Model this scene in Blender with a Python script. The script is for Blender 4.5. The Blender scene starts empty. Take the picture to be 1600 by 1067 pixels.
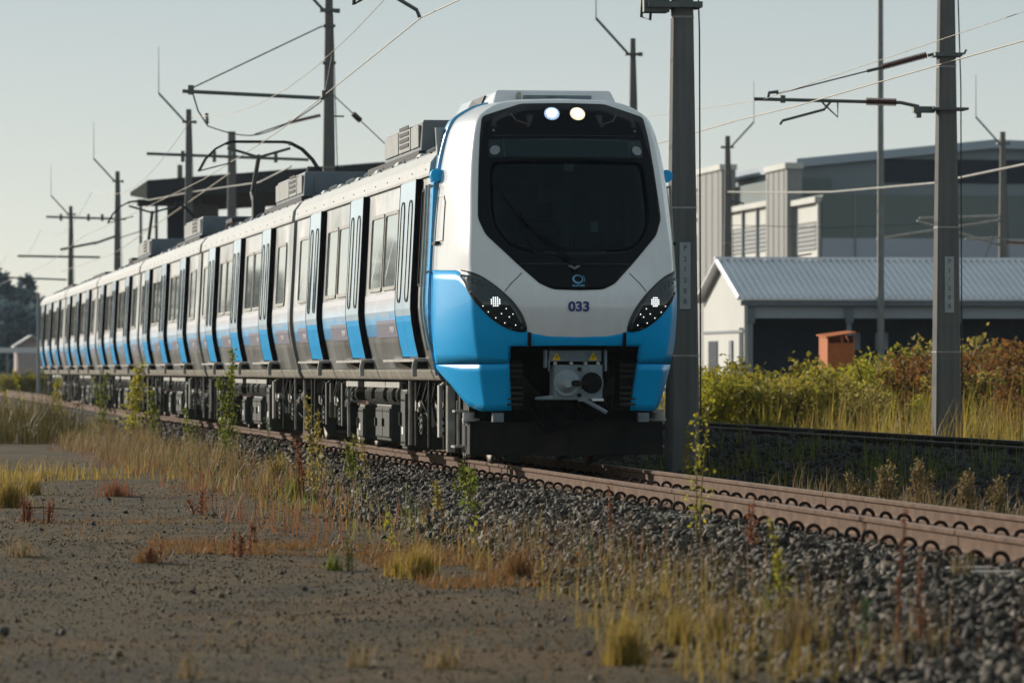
import bpy, bmesh, math, random
import numpy as np
from mathutils import Vector, Matrix
R = math.radians
random.seed(7)
rng = np.random.default_rng(7)
SC = bpy.context.scene
COL = SC.collection

# ------------------------------------------------------------------ camera, sky, sun, exposure
FPX = 7300.0                       # focal length in 1600 px photo pixels
YAW = math.atan(1035.0 / FPX)      # camera looks this far to the right of the track
PITCH = math.atan(45.5 / FPX)
CAM = Vector((-7.96, 0.0, 1.52))
cam_d = bpy.data.cameras.new('camera')
cam = bpy.data.objects.new('camera', cam_d); COL.objects.link(cam)
cam.location = CAM
cam.rotation_euler = (R(90) + PITCH, 0, -YAW)
cam_d.sensor_width = 36.0
cam_d.lens = FPX * 36.0 / 1600.0
cam_d.clip_start = 0.5; cam_d.clip_end = 6000
cam_d.dof.use_dof = True
cam_d.dof.focus_distance = 53.0
cam_d.dof.aperture_fstop = 3.8
cam_d.dof.aperture_blades = 9
SC.camera = cam

SUN_AZ, SUN_EL = R(34), R(15.5)      # azimuth left of the track direction (+Y), seen from the camera
world = bpy.data.worlds.new('World'); SC.world = world; world.use_nodes = True
nt = world.node_tree; bg = nt.nodes['Background']
sky = nt.nodes.new('ShaderNodeTexSky'); sky.sky_type = 'NISHITA'; sky.sun_disc = False
sky.sun_elevation = SUN_EL; sky.sun_rotation = -SUN_AZ
sky.altitude = 0; sky.air_density = 0.6; sky.dust_density = 0.5; sky.ozone_density = 2.0
mixs = nt.nodes.new('ShaderNodeMix'); mixs.data_type = 'RGBA'; mixs.blend_type = 'MIX'
mixs.inputs[0].default_value = 0.70
mixs.inputs[7].default_value = (5.5, 6.15, 6.25, 1)      # thin even overcast veil over the blue
nt.links.new(sky.outputs[0], mixs.inputs[6])
wc = nt.nodes.new('ShaderNodeTexCoord'); ws_ = nt.nodes.new('ShaderNodeSeparateXYZ'); nt.links.new(wc.outputs['Generated'], ws_.inputs[0])
wr = nt.nodes.new('ShaderNodeMapRange'); wr.inputs[1].default_value = 0.0; wr.inputs[2].default_value = 0.13; nt.links.new(ws_.outputs[2], wr.inputs[0])
wm = nt.nodes.new('ShaderNodeMix'); wm.data_type = 'RGBA'; nt.links.new(wr.outputs[0], wm.inputs[0])
wm.inputs[6].default_value = (9.6, 9.5, 9.0, 1); wm.inputs[7].default_value = (4.55, 5.45, 5.9, 1)     # hazy veil: milky at the horizon, bluer overhead
nt.links.new(wm.outputs[2], mixs.inputs[7])
tint = nt.nodes.new('ShaderNodeMix'); tint.data_type = 'RGBA'; tint.blend_type = 'MULTIPLY'; tint.inputs[0].default_value = 1
tint.inputs[7].default_value = (1.02, 1.015, .955, 1)      # white balance of the photograph
nt.links.new(mixs.outputs[2], tint.inputs[6]); nt.links.new(tint.outputs[2], bg.inputs[0])
bg.inputs[1].default_value = 0.064
sun_d = bpy.data.lights.new('sun', 'SUN'); sun_d.energy = 4.6; sun_d.angle = R(0.6); sun_d.color = (1.0, 0.915, 0.80)
sun = bpy.data.objects.new('sun', sun_d); COL.objects.link(sun)
SUN_DIR = Vector((-math.sin(SUN_AZ) * math.cos(SUN_EL), math.cos(SUN_AZ) * math.cos(SUN_EL), math.sin(SUN_EL)))
sun.rotation_euler = SUN_DIR.to_track_quat('Z', 'Y').to_euler()
sun.location = (-40, 60, 40)
SC.view_settings.view_transform = 'Standard'
SC.view_settings.look = 'None'
SC.view_settings.exposure = 0.45
SC.view_settings.gamma = 1.0
SC.view_settings.use_curve_mapping = False
SC.render.engine = 'CYCLES'
SC.cycles.max_bounces = 6
SC.cycles.transparent_max_bounces = 12
SC.cycles.use_denoising = True

_f = Vector((math.sin(YAW), math.cos(YAW), 0)); _r = Vector((math.cos(YAW), -math.sin(YAW), 0))
def at(px, py, Z):
    """world point at distance Z along the view for a photo pixel (used to read real positions off the photo)"""
    return CAM + _f * Z + _r * ((px - 800) / FPX * Z) + Vector((0, 0, (579 - py) / FPX * Z))

# ------------------------------------------------------------------ helpers
def link(o, parent=None):
    COL.objects.link(o)
    if parent is not None: o.parent = parent
    return o
def tag(o, label=None, cat=None, group=None, kind=None):
    if label: o['label'] = label
    if cat: o['category'] = cat
    if group: o['group'] = group
    if kind: o['kind'] = kind
    return o
def empty(name, loc=(0, 0, 0), rz=0.0):
    o = bpy.data.objects.new(name, None); o.empty_display_size = 0.3
    o.location = loc; o.rotation_euler = (0, 0, rz); COL.objects.link(o); return o
def copy_tree(o, parent=None):
    c = o.copy(); COL.objects.link(c)
    if parent is not None: c.parent = parent
    for ch in list(o.children): copy_tree(ch, c)
    return c

class MB:
    """collects simple solids and links them as one mesh object"""
    def __init__(s): s.v = []; s.f = []; s.m = []; s.sm = []
    def add(s, vs, fs, mi=0, smooth=False):
        b = len(s.v); s.v.extend([tuple(p) for p in vs])
        for f in fs:
            s.f.append([i + b for i in f]); s.m.append(mi); s.sm.append(smooth)
        return s
    def box(s, x0, x1, y0, y1, z0, z1, mi=0):
        v = [(x0,y0,z0),(x1,y0,z0),(x1,y1,z0),(x0,y1,z0),(x0,y0,z1),(x1,y0,z1),(x1,y1,z1),(x0,y1,z1)]
        return s.add(v, [(3,2,1,0),(4,5,6,7),(0,1,5,4),(1,2,6,5),(2,3,7,6),(3,0,4,7)], mi)
    def hexa(s, v8, mi=0):
        return s.add(v8, [(3,2,1,0),(4,5,6,7),(0,1,5,4),(1,2,6,5),(2,3,7,6),(3,0,4,7)], mi)
    def tube(s, pts, r, n=8, mi=0, r2=None, cap=True):
        pts = [Vector(p) for p in pts]; k = len(pts); rings = []; up = None
        for i, p in enumerate(pts):
            d = (pts[min(i+1, k-1)] - pts[max(i-1, 0)]).normalized()
            if up is None:
                up = Vector((0,0,1)) if abs(d.z) < .9 else Vector((1,0,0))
            a = d.cross(up)
            if a.length < 1e-4: a = d.orthogonal()
            a.normalize(); b = a.cross(d).normalized(); up = b
            rr = r if r2 is None else r + (r2 - r) * i / (k - 1)
            rings.append([p + (a * math.cos(2*math.pi*j/n) + b * math.sin(2*math.pi*j/n)) * rr for j in range(n)])
        vs = [q for ring in rings for q in ring]; fs = []
        for i in range(k-1):
            for j in range(n):
                fs.append((i*n+j, i*n+(j+1)%n, (i+1)*n+(j+1)%n, (i+1)*n+j))
        s.add(vs, fs, mi, True)
        if cap: s.add(rings[0], [tuple(range(n))], mi); s.add(rings[-1], [tuple(reversed(range(n)))], mi)
        return s
    def disc(s, c, r, axis='y', n=16, mi=0, t=0.02):
        """short solid cylinder centred on c"""
        c = Vector(c); d = {'x': Vector((1,0,0)), 'y': Vector((0,1,0)), 'z': Vector((0,0,1))}[axis]
        return s.tube([c - d*t/2, c + d*t/2], r, n, mi)
    def extrude_y(s, prof, y0, y1, mi=0, close=True, smooth=False, caps=True):
        """profile of (x,z) pairs swept along y"""
        n = len(prof); vs = [(x,y0,z) for x,z in prof] + [(x,y1,z) for x,z in prof]
        fs = [(i, (i+1)%n, n+(i+1)%n, n+i) for i in range(n if close else n-1)]
        s.add(vs, fs, mi, smooth)
        if close and caps: s.add(vs, [tuple(reversed(range(n))), tuple(range(n, 2*n))], mi)
        return s
    def extrude_x(s, prof, x0, x1, mi=0, close=True):
        """profile of (y,z) pairs swept along x"""
        n = len(prof); vs = [(x0,y,z) for y,z in prof] + [(x1,y,z) for y,z in prof]
        fs = [(i, (i+1)%n, n+(i+1)%n, n+i) for i in range(n if close else n-1)]
        if close: fs += [tuple(reversed(range(n))), tuple(range(n, 2*n))]
        return s.add(vs, fs, mi)
    def build(s, name, mats, parent=None, bevel=0.0, seg=2, fix=True, auto=None):
        me = bpy.data.meshes.new(name); me.from_pydata(s.v, [], s.f)
        if not isinstance(mats, (list, tuple)): mats = [mats]
        for m in mats: me.materials.append(m)
        me.polygons.foreach_set('material_index', s.m)
        me.polygons.foreach_set('use_smooth', s.sm)
        if fix:
            bm = bmesh.new(); bm.from_mesh(me)
            bmesh.ops.recalc_face_normals(bm, faces=bm.faces); bm.to_mesh(me); bm.free()
        me.update()
        o = bpy.data.objects.new(name, me); link(o, parent)
        if bevel:
            md = o.modifiers.new('bevel', 'BEVEL'); md.width = bevel; md.segments = seg; md.limit_method = 'ANGLE'; md.angle_limit = R(35)
        return o

def np_mesh(name, V, F, mats, parent=None, mi=None, smooth=False):
    """big mesh from numpy arrays: V (n,3), F (m,k)"""
    me = bpy.data.meshes.new(name); n, k = F.shape
    me.vertices.add(len(V)); me.vertices.foreach_set('co', V.astype(np.float32).ravel())
    me.loops.add(n*k); me.loops.foreach_set('vertex_index', F.astype(np.int32).ravel())
    me.polygons.add(n); me.polygons.foreach_set('loop_start', np.arange(0, n*k, k, dtype=np.int32))
    if not isinstance(mats, (list, tuple)): mats = [mats]
    for m in mats: me.materials.append(m)
    if mi is not None: me.polygons.foreach_set('material_index', mi.astype(np.int32))
    if smooth: me.polygons.foreach_set('use_smooth', np.ones(n, dtype=bool))
    me.update(calc_edges=True); me.validate()
    o = bpy.data.objects.new(name, me); return link(o, parent)

# ------------------------------------------------------------------ materials
MATS = {}
def mat(name, col, rough=0.6, metal=0.0, var=0.12, scale=6.0, bump=0.0, bscale=40.0, streak=0.0, dirt=None, dirt_amt=0.0, coat=0.0, spec=0.5, rvar=0.0, dirt_scale=2.0, stretch=(1,1,1)):
    """principled with tonal noise, optional fine relief, vertical streaks and patches of dirt"""
    if name in MATS: return MATS[name]
    if rough >= .45 and spec == .5: spec = .05
    m = bpy.data.materials.new(name); m.use_nodes = True; MATS[name] = m
    t = m.node_tree; b = t.nodes['Principled BSDF']; L = t.links.new; N = t.nodes.new
    b.inputs['Roughness'].default_value = rough; b.inputs['Metallic'].default_value = metal
    b.inputs['Specular IOR Level'].default_value = spec
    b.inputs['Coat Weight'].default_value = coat; b.inputs['Coat Roughness'].default_value = 0.04
    tc = N('ShaderNodeTexCoord'); mp = N('ShaderNodeMapping'); mp.inputs['Scale'].default_value = stretch
    L(tc.outputs['Object'], mp.inputs[0])
    nz = N('ShaderNodeTexNoise'); nz.inputs['Scale'].default_value = scale; nz.inputs['Detail'].default_value = 5
    L(mp.outputs[0], nz.inputs[0])
    hv = N('ShaderNodeMapRange'); hv.inputs[1].default_value = .3; hv.inputs[2].default_value = .7
    hv.inputs[3].default_value = 1 - var; hv.inputs[4].default_value = 1 + var
    L(nz.outputs[0], hv.inputs[0])
    mul = N('ShaderNodeMix'); mul.data_type = 'RGBA'; mul.blend_type = 'MULTIPLY'; mul.inputs[0].default_value = 1
    mul.inputs[6].default_value = (*col, 1); L(hv.outputs[0], mul.inputs[7])
    out = mul.outputs[2]
    if streak:
        mp2 = N('ShaderNodeMapping'); mp2.inputs['Scale'].default_value = (9, 9, .35); L(tc.outputs['Object'], mp2.inputs[0])
        n2 = N('ShaderNodeTexNoise'); n2.inputs['Scale'].default_value = 1.6; n2.inputs['Detail'].default_value = 4; L(mp2.outputs[0], n2.inputs[0])
        r2 = N('ShaderNodeMapRange'); r2.inputs[1].default_value = .35; r2.inputs[2].default_value = .7; r2.inputs[3].default_value = 1; r2.inputs[4].default_value = 1 - streak
        L(n2.outputs[0], r2.inputs[0])
        m2 = N('ShaderNodeMix'); m2.data_type = 'RGBA'; m2.blend_type = 'MULTIPLY'; m2.inputs[0].default_value = 1
        L(out, m2.inputs[6]); L(r2.outputs[0], m2.inputs[7]); out = m2.outputs[2]
    if dirt is not None:
        n3 = N('ShaderNodeTexNoise'); n3.inputs['Scale'].default_value = dirt_scale; n3.inputs['Detail'].default_value = 8; n3.inputs['Roughness'].default_value = .65
        L(tc.outputs['Object'], n3.inputs[0])
        r3 = N('ShaderNodeMapRange'); r3.inputs[1].default_value = .45; r3.inputs[2].default_value = .7; r3.inputs[4].default_value = dirt_amt
        L(n3.outputs[0], r3.inputs[0])
        m3 = N('ShaderNodeMix'); m3.data_type = 'RGBA'; L(r3.outputs[0], m3.inputs[0]); L(out, m3.inputs[6]); m3.inputs[7].default_value = (*dirt, 1)
        out = m3.outputs[2]
    L(out, b.inputs['Base Color'])
    if rvar:
        rr = N('ShaderNodeMapRange'); rr.inputs[1].default_value = .3; rr.inputs[2].default_value = .7
        rr.inputs[3].default_value = max(.02, rough - rvar); rr.inputs[4].default_value = rough + rvar
        L(nz.outputs[0], rr.inputs[0]); L(rr.outputs[0], b.inputs['Roughness'])
    if bump:
        n4 = N('ShaderNodeTexNoise'); n4.inputs['Scale'].default_value = bscale; n4.inputs['Detail'].default_value = 6; L(tc.outputs['Object'], n4.inputs[0])
        bp = N('ShaderNodeBump'); bp.inputs['Strength'].default_value = bump; bp.inputs['Distance'].default_value = .02
        L(n4.outputs[0], bp.inputs['Height']); L(bp.outputs[0], b.inputs['Normal'])
    return m
def emis(name, col, s):
    m = bpy.data.materials.new(name); m.use_nodes = True; MATS[name] = m
    b = m.node_tree.nodes['Principled BSDF']; b.inputs['Base Color'].default_value = (*col, 1)
    b.inputs['Emission Color'].default_value = (*col, 1); b.inputs['Emission Strength'].default_value = s
    return m
def leafmat(name, cols, trans=0.45, rough=.6):
    """leaf material: random tint per leaf island, some light passes through"""
    m = bpy.data.materials.new(name); m.use_nodes = True; MATS[name] = m
    t = m.node_tree; b = t.nodes['Principled BSDF']; L = t.links.new; N = t.nodes.new
    g = N('ShaderNodeNewGeometry'); cr = N('ShaderNodeValToRGB'); L(g.outputs['Random Per Island'], cr.inputs[0])
    el = cr.color_ramp.elements
    while len(el) < len(cols): el.new(.5)
    for i, c in enumerate(cols): el[i].position = i / max(1, len(cols)-1); el[i].color = (*c, 1)
    L(cr.outputs[0], b.inputs['Base Color']); b.inputs['Roughness'].default_value = rough; b.inputs['Specular IOR Level'].default_value = .1
    tr = N('ShaderNodeBsdfTranslucent'); L(cr.outputs[0], tr.inputs[0])
    mx = N('ShaderNodeMixShader'); mx.inputs[0].default_value = trans
    L(b.outputs[0], mx.inputs[1]); L(tr.outputs[0], mx.inputs[2]); L(mx.outputs[0], t.nodes['Material Output'].inputs[0])
    return m

WHITE = mat('white_paint', (.79, .80, .81), .22, var=.03, scale=2, coat=.6, dirt=(.42,.40,.34), dirt_amt=.22, streak=.04)
BLUE = mat('blue_paint', (.0, .425, .90), .26, var=.05, scale=2, coat=.08, spec=.22, dirt=(.03,.2,.45), dirt_amt=.12)
PALEBLUE = mat('pale_blue_paint', (.50, .67, .80), .28, var=.05, scale=2, coat=.4)
STEEL = mat('stainless_steel', (.25, .268, .278), .33, metal=.85, var=.07, scale=1.2, streak=.22, rvar=.06, dirt=(.30,.27,.21), dirt_amt=.35, dirt_scale=1.3, bump=.04, bscale=3)
DIRTYSTEEL = mat('soiled_steel', (.44, .42, .36), .5, metal=.6, var=.18, scale=3, streak=.35, dirt=(.16,.13,.09), dirt_amt=.6, dirt_scale=4)
ROOFPANEL = mat('roof_panel_paint', (.49, .50, .49), .45, var=.05, scale=1, dirt=(.35,.31,.25), dirt_amt=.3, streak=.12)
RUBBER = mat('black_rubber', (.012, .012, .014), .75, var=.1)
BLACK = mat('black_gloss', (.004, .006, .010), .10, var=.05, spec=.12)
DARK = mat('dark_grey_metal', (.035, .038, .042), .6, var=.2, dirt=(.07,.06,.05), dirt_amt=.4)
UNDER = mat('underframe_grey', (.048, .055, .050), .55, var=.22, scale=5, dirt=(.07,.055,.04), dirt_amt=.6, dirt_scale=3)
UNDERD = mat('underframe_dark', (.018, .019, .02), .65, var=.25, scale=6, dirt=(.06,.045,.03), dirt_amt=.5)
PIPE = mat('light_pipe', (.40, .39, .36), .45, var=.15, scale=8, dirt=(.15,.12,.08), dirt_amt=.5, dirt_scale=6)
COUPL = mat('coupler_grey', (.21, .26, .29), .45, var=.12, scale=8, dirt=(.08,.07,.06), dirt_amt=.4, dirt_scale=6)
PILOT = mat('pilot_plate_paint', (.017, .019, .018), .5, var=.25, scale=2.5, dirt=(.045,.036,.024), dirt_amt=.5, dirt_scale=2)
WINGLASS = mat('window_glass', (.50, .56, .53), .03, metal=.5, var=.1, spec=1.0, coat=1.0)
NAVY = mat('navy_lettering', (.012, .03, .20), .4, var=.02)
LOGO = mat('light_blue_emblem', (.12, .38, .60), .4, var=.02)
LETTER = mat('white_lettering', (.75, .75, .75), .5, var=.02)
YEL = mat('warning_yellow', (.80, .52, .02), .5, var=.05)
PURPLE = mat('purple_grey_band', (.15, .145, .20), .4, var=.06)
RUST = mat('rusty_rail', (.125, .078, .052), .8, var=.35, scale=5, dirt=(.10,.055,.04), dirt_amt=.5, dirt_scale=9, bump=.25, bscale=60)
RAILTOP = mat('rail_head_steel', (.30, .21, .165), .5, metal=.3, var=.12, scale=6)
CLIP = mat('clip_iron', (.045, .028, .022), .7, var=.2)
CONC = mat('mast_concrete', (.165, .165, .16), .85, var=.12, scale=2, streak=.2, dirt=(.14,.13,.115), dirt_amt=.5, bump=.2, bscale=30)
BARE = mat('bare_side_panel', (.25, .26, .25), .5, var=.08, scale=2, streak=.3, dirt=(.25,.24,.2), dirt_amt=.4)
BALE = mat('pale_band_blue', (.36, .58, .74), .25, var=.05, scale=2, coat=.5)
SLEEPER = mat('sleeper_concrete', (.30, .28, .25), .9, var=.15, scale=5, bump=.3)
GALV = mat('galvanised_tube', (.13, .145, .14), .55, metal=.4, var=.15)
INSUL = mat('brown_insulator', (.085, .025, .018), .3, var=.1)
WIRE = mat('copper_wire', (.24, .215, .17), .5, metal=.5, var=.1)
WIRED = mat('dark_cable', (.07, .07, .065), .6, var=.1)
# ------------------------------------------------------------------ ground
RT = 0.45                                              # rail top above the ground
def ground_mat():
    m = bpy.data.materials.new('gravel_ground'); m.use_nodes = True
    t = m.node_tree; b = t.nodes['Principled BSDF']; L = t.links.new; N = t.nodes.new
    tc = N('ShaderNodeTexCoord')
    def noise(s, d=6, r=.6):
        n = N('ShaderNodeTexNoise'); n.inputs['Scale'].default_value = s; n.inputs['Detail'].default_value = d; n.inputs['Roughness'].default_value = r
        L(tc.outputs['Object'], n.inputs[0]); return n
    def mix(a, c, fac, lo, hi, amt):
        r = N('ShaderNodeMapRange'); r.inputs[1].default_value = lo; r.inputs[2].default_value = hi; r.inputs[4].default_value = amt
        L(fac.outputs[0], r.inputs[0]); x = N('ShaderNodeMix'); x.data_type = 'RGBA'; L(r.outputs[0], x.inputs[0])
        if isinstance(a, tuple): x.inputs[6].default_value = (*a, 1)
        else: L(a, x.inputs[6])
        x.inputs[7].default_value = (*c, 1); return x.outputs[2]
    c = mix((.128, .093, .043), (.066, .048, .023), noise(1.1, 9, .75), .38, .62, 1.0)
    c = mix(c, (.036, .031, .024), noise(9, 6, .7), .50, .64, .7)
    c = mix(c, (.135, .108, .066), noise(13, 6, .7), .54, .68, .6)
    c = mix(c, (.16, .085, .030), noise(.33, 8), .50, .66, .75)
    c = mix(c, (.040, .034, .024), noise(.55, 9, .72), .50, .62, .75)      # rusty mossy film
    c = mix(c, (.055, .047, .038), noise(.9, 9, .7), .56, .72, .75)
    c = mix(c, (.27, .235, .18), noise(42, 3), .56, .68, .75)        # pale grit
    c = mix(c, (.05, .047, .043), noise(30, 3), .54, .66, .8)       # dark grit
    L(c, b.inputs['Base Color']); b.inputs['Roughness'].default_value = .92; b.inputs['Specular IOR Level'].default_value = .1
    n1 = noise(14, 8, .7); n2 = noise(55, 4)
    ad = N('ShaderNodeMath'); ad.operation = 'MULTIPLY_ADD'; L(n2.outputs[0], ad.inputs[0]); ad.inputs[1].default_value = .55; L(n1.outputs[0], ad.inputs[2])
    bp = N('ShaderNodeBump'); bp.inputs['Strength'].default_value = 1.0; bp.inputs['Distance'].default_value = .06
    L(ad.outputs[0], bp.inputs['Height']); L(bp.outputs[0], b.inputs['Normal'])
    return m
def hnoise(x, y, s, seed):
    """cheap smooth value noise for numpy arrays, 0..1"""
    xi = np.floor(x / s).astype(int); yi = np.floor(y / s).astype(int); fx = x / s - xi; fy = y / s - yi
    fx = fx*fx*(3-2*fx); fy = fy*fy*(3-2*fy)
    def h(i, j):
        n = (i * 374761393 + j * 668265263 + seed * 2147483647) & 0xffffffff
        n = ((n ^ (n >> 13)) * 1274126177) & 0xffffffff
        return ((n ^ (n >> 16)) & 0xffff) / 65535.0
    return (h(xi,yi)*(1-fx)+h(xi+1,yi)*fx)*(1-fy) + (h(xi,yi+1)*(1-fx)+h(xi+1,yi+1)*fx)*fy
def gz(x, y):
    x = np.asarray(x, float); y = np.asarray(y, float)
    near = np.clip((140 - y) / 60, 0, 1) * np.clip((60 - np.abs(x)) / 20, 0, 1)
    return near * ((hnoise(x, y, 3.1, 1) - .5) * .07 + (hnoise(x, y, .8, 2) - .5) * .03) + np.clip((x - 7) / 6, 0, 1) * .12
def grid_axis(a, b, near0, near1, dn, df):
    out = [a]; v = a
    while v < b:
        v += dn if near0 <= v <= near1 else min(df, max(dn, .16 * min(abs(v - near0), abs(v - near1)) + dn)); out.append(v)
    return np.array(out)
gx = grid_axis(-1500, 1500, -14, 14, .35, 120); gy = grid_axis(-60, 3000, 18, 75, .35, 150)
GX, GY = np.meshgrid(gx, gy, indexing='ij'); GZ = gz(GX, GY)
V = np.stack([GX, GY, GZ], -1).reshape(-1, 3); ny = len(gy)
I, J = np.meshgrid(np.arange(len(gx)-1), np.arange(ny-1), indexing='ij'); I = I.ravel(); J = J.ravel()
F = np.stack([I*ny+J, (I+1)*ny+J, (I+1)*ny+J+1, I*ny+J+1], -1)
ground = np_mesh('ground', V, F, ground_mat(), smooth=True); ground['kind'] = 'structure'

# ------------------------------------------------------------------ ballast bed of both tracks
BALLAST = mat('ballast_grit', (.070, .066, .060), .95, var=.35, scale=9, bump=.9, bscale=45, dirt=(.11,.085,.055), dirt_amt=.6, dirt_scale=3)
def toe(y):
    return -2.50 - .62 * np.clip((36 - y) / 15, 0, 1)**1.3 + (hnoise(y, y*0+3, 4.0, 9) - .5) * .5
def bz(x, y):
    """height of the ballast of the first track"""
    x = np.asarray(x, float); y = np.asarray(y, float); tl = toe(y)
    top = RT - .215
    left = np.where(x < -1.25, top * np.clip((x - tl) / (-1.25 - tl), 0, 1)**.85, top)
    right = np.where(x > 1.35, top - (top - .06) * np.clip((x - 1.35) / 1.1, 0, 1), left)
    edge = np.clip((x - tl) / .3, 0, 1)
    return right + edge * ((hnoise(x, y, .45, 4) - .5) * .06 + (hnoise(x, y, .14, 5) - .5) * .035)
def b2z(x, y):
    """height of the ballast of the second track, a little higher"""
    x = np.asarray(x, float)
    up = np.clip((x - 2.7) / 1.75, 0, 1); dn = np.clip((8.6 - x) / 1.1, 0, 1)
    return .02 + .50 * up * dn + (hnoise(x, y, .4, 6) - .5) * .06
def strip(name, x0, x1, dx, y0, y1, zf, m):
    xs = np.arange(x0, x1 + dx/2, dx); ys = np.concatenate([np.arange(y0, 70, .16), np.arange(70, y1, .6)])
    X, Y = np.meshgrid(xs, ys, indexing='ij'); Z = zf(X, Y); n = len(ys)
    V = np.stack([X, Y, Z], -1).reshape(-1, 3)
    I, J = np.meshgrid(np.arange(len(xs)-1), np.arange(n-1), indexing='ij'); I = I.ravel(); J = J.ravel()
    return np_mesh(name, V, np.stack([I*n+J, (I+1)*n+J, (I+1)*n+J+1, I*n+J+1], -1), m, smooth=True)
bed = strip('ballast_bed', -3.9, 2.7, .12, 8, 330, lambda X, Y: np.where(X < toe(Y), -.08, bz(X, Y)), BALLAST); bed['kind'] = 'structure'
bed2 = strip('ballast_bed', 2.7, 8.6, .2, 20, 330, b2z, mat('shade_dark_ballast', (.035,.034,.032), .95, var=.35, scale=9, bump=.9, bscale=45)); bed2['kind'] = 'structure'  # ballast colour darkened to paint in the train's shade, no soot

# chunk variants: angular broken stones (8 corners, 12 triangles)
CUBE = np.array([[-1,-1,-1],[1,-1,-1],[1,1,-1],[-1,1,-1],[-1,-1,1],[1,-1,1],[1,1,1],[-1,1,1]], float)
CT = np.array([[0,2,1],[0,3,2],[4,5,6],[4,6,7],[0,1,5],[0,5,4],[1,2,6],[1,6,5],[2,3,7],[2,7,6],[3,0,4],[3,4,7]])
def rot_batch(n):
    q = rng.normal(size=(n, 4)); q /= np.linalg.norm(q, axis=1, keepdims=True); w, x, y, z = q.T
    return np.stack([np.stack([1-2*(y*y+z*z), 2*(x*y-z*w), 2*(x*z+y*w)], -1), np.stack([2*(x*y+z*w), 1-2*(x*x+z*z), 2*(y*z-x*w)], -1), np.stack([2*(x*z-y*w), 2*(y*z+x*w), 1-2*(x*x+y*y)], -1)], -2)
def chunks(P, size):
    n = len(P)
    v = CUBE[None] * rng.uniform(.35, 1.0, (n, 8, 1)) + rng.normal(0, .12, (n, 8, 3))
    v = v * rng.uniform(.55, 1.15, (n, 1, 3))
    v = np.einsum('nij,nkj->nki', rot_batch(n), v) * (np.asarray(size)[:, None, None] * .62) + P[:, None, :]
    f = CT[None] + (np.arange(n) * 8)[:, None, None]
    return v.reshape(-1, 3), f.reshape(-1, 3)
def stonemat(name, cols):
    m = bpy.data.materials.new(name); m.use_nodes = True; t = m.node_tree; b = t.nodes['Principled BSDF']; L = t.links.new; N = t.nodes.new
    g = N('ShaderNodeNewGeometry'); cr = N('ShaderNodeValToRGB'); L(g.outputs['Random Per Island'], cr.inputs[0]); el = cr.color_ramp.elements
    while len(el) < len(cols): el.new(.5)
    for i, c in enumerate(cols): el[i].position = i / (len(cols)-1); el[i].color = (*c, 1)
    tc = N('ShaderNodeTexCoord'); nz = N('ShaderNodeTexNoise'); nz.inputs['Scale'].default_value = 45; nz.inputs['Detail'].default_value = 5; L(tc.outputs['Object'], nz.inputs[0])
    r = N('ShaderNodeMapRange'); r.inputs[1].default_value = .3; r.inputs[2].default_value = .7; r.inputs[3].default_value = .7; r.inputs[4].default_value = 1.3; L(nz.outputs[0], r.inputs[0])
    x = N('ShaderNodeMix'); x.data_type = 'RGBA'; x.blend_type = 'MULTIPLY'; x.inputs[0].default_value = 1; L(cr.outputs[0], x.inputs[6]); L(r.outputs[0], x.inputs[7])
    L(x.outputs[2], b.inputs['Base Color']); b.inputs['Roughness'].default_value = .8; b.inputs['Specular IOR Level'].default_value = .2
    bp = N('ShaderNodeBump'); bp.inputs['Strength'].default_value = .5; bp.inputs['Distance'].default_value = .01; L(nz.outputs[0], bp.inputs['Height']); L(bp.outputs[0], b.inputs['Normal'])
    return m
STONE = stonemat('ballast_stone', [(.012,.011,.010), (.034,.030,.025), (.068,.060,.048), (.14,.122,.095), (.055,.040,.027), (.024,.021,.019)])
def scatter(x0, x1, y0, y1, dens, s0, s1, zf, keep=None, sink=.25):
    n = int((x1-x0)*(y1-y0)*dens); x = rng.uniform(x0, x1, n); y = rng.uniform(y0, y1, n)
    if keep is not None:
        k = keep(x, y); x, y = x[k], y[k]
    s = rng.uniform(s0, s1, len(x)) * np.where(rng.random(len(x)) < .12, 1.45, 1)
    return np.stack([x, y, zf(x, y) + s * sink], -1), s
parts = []
onb = lambda x, y: x > toe(y) + rng.normal(0, .12, len(x))
parts.append(scatter(-3.9, -.72, 20, 42, 430, .028, .060, bz, onb))
parts.append(scatter(-3.2, -.72, 42, 66, 330, .032, .060, bz, onb))
parts.append(scatter(-3.0, -.72, 66, 120, 110, .045, .075, bz, onb))
parts.append(scatter(-.80, -.645, 22, 60, 420, .03, .055, lambda x, y: bz(x, y)+.012))
parts.append(scatter(-.48, .48, 24, 56, 260, .030, .055, lambda x, y: bz(x, y) - .02))
parts.append(scatter(.72, 2.6, 27, 60, 190, .032, .058, bz))
P = np.concatenate([p for p, s in parts]); S = np.concatenate([s for p, s in parts])
V, F = chunks(P, S)
o = np_mesh('ballast_stones', V, F, STONE); tag(o, 'broken grey ballast stones heaped along the near track', 'ballast', kind='stuff')
P, S = scatter(2.7, 6.4, 42, 75, 70, .04, .07, b2z); V, F = chunks(P, S)
o = np_mesh('ballast_stones', V, F, stonemat('shade_dark_stone', [(.025,.024,.024),(.05,.048,.046),(.035,.033,.03)])); tag(o, 'dark ballast stones on the shaded bank of the second track', 'ballast', kind='stuff')  # shade of the bank put into the stone colours, no soot
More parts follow.
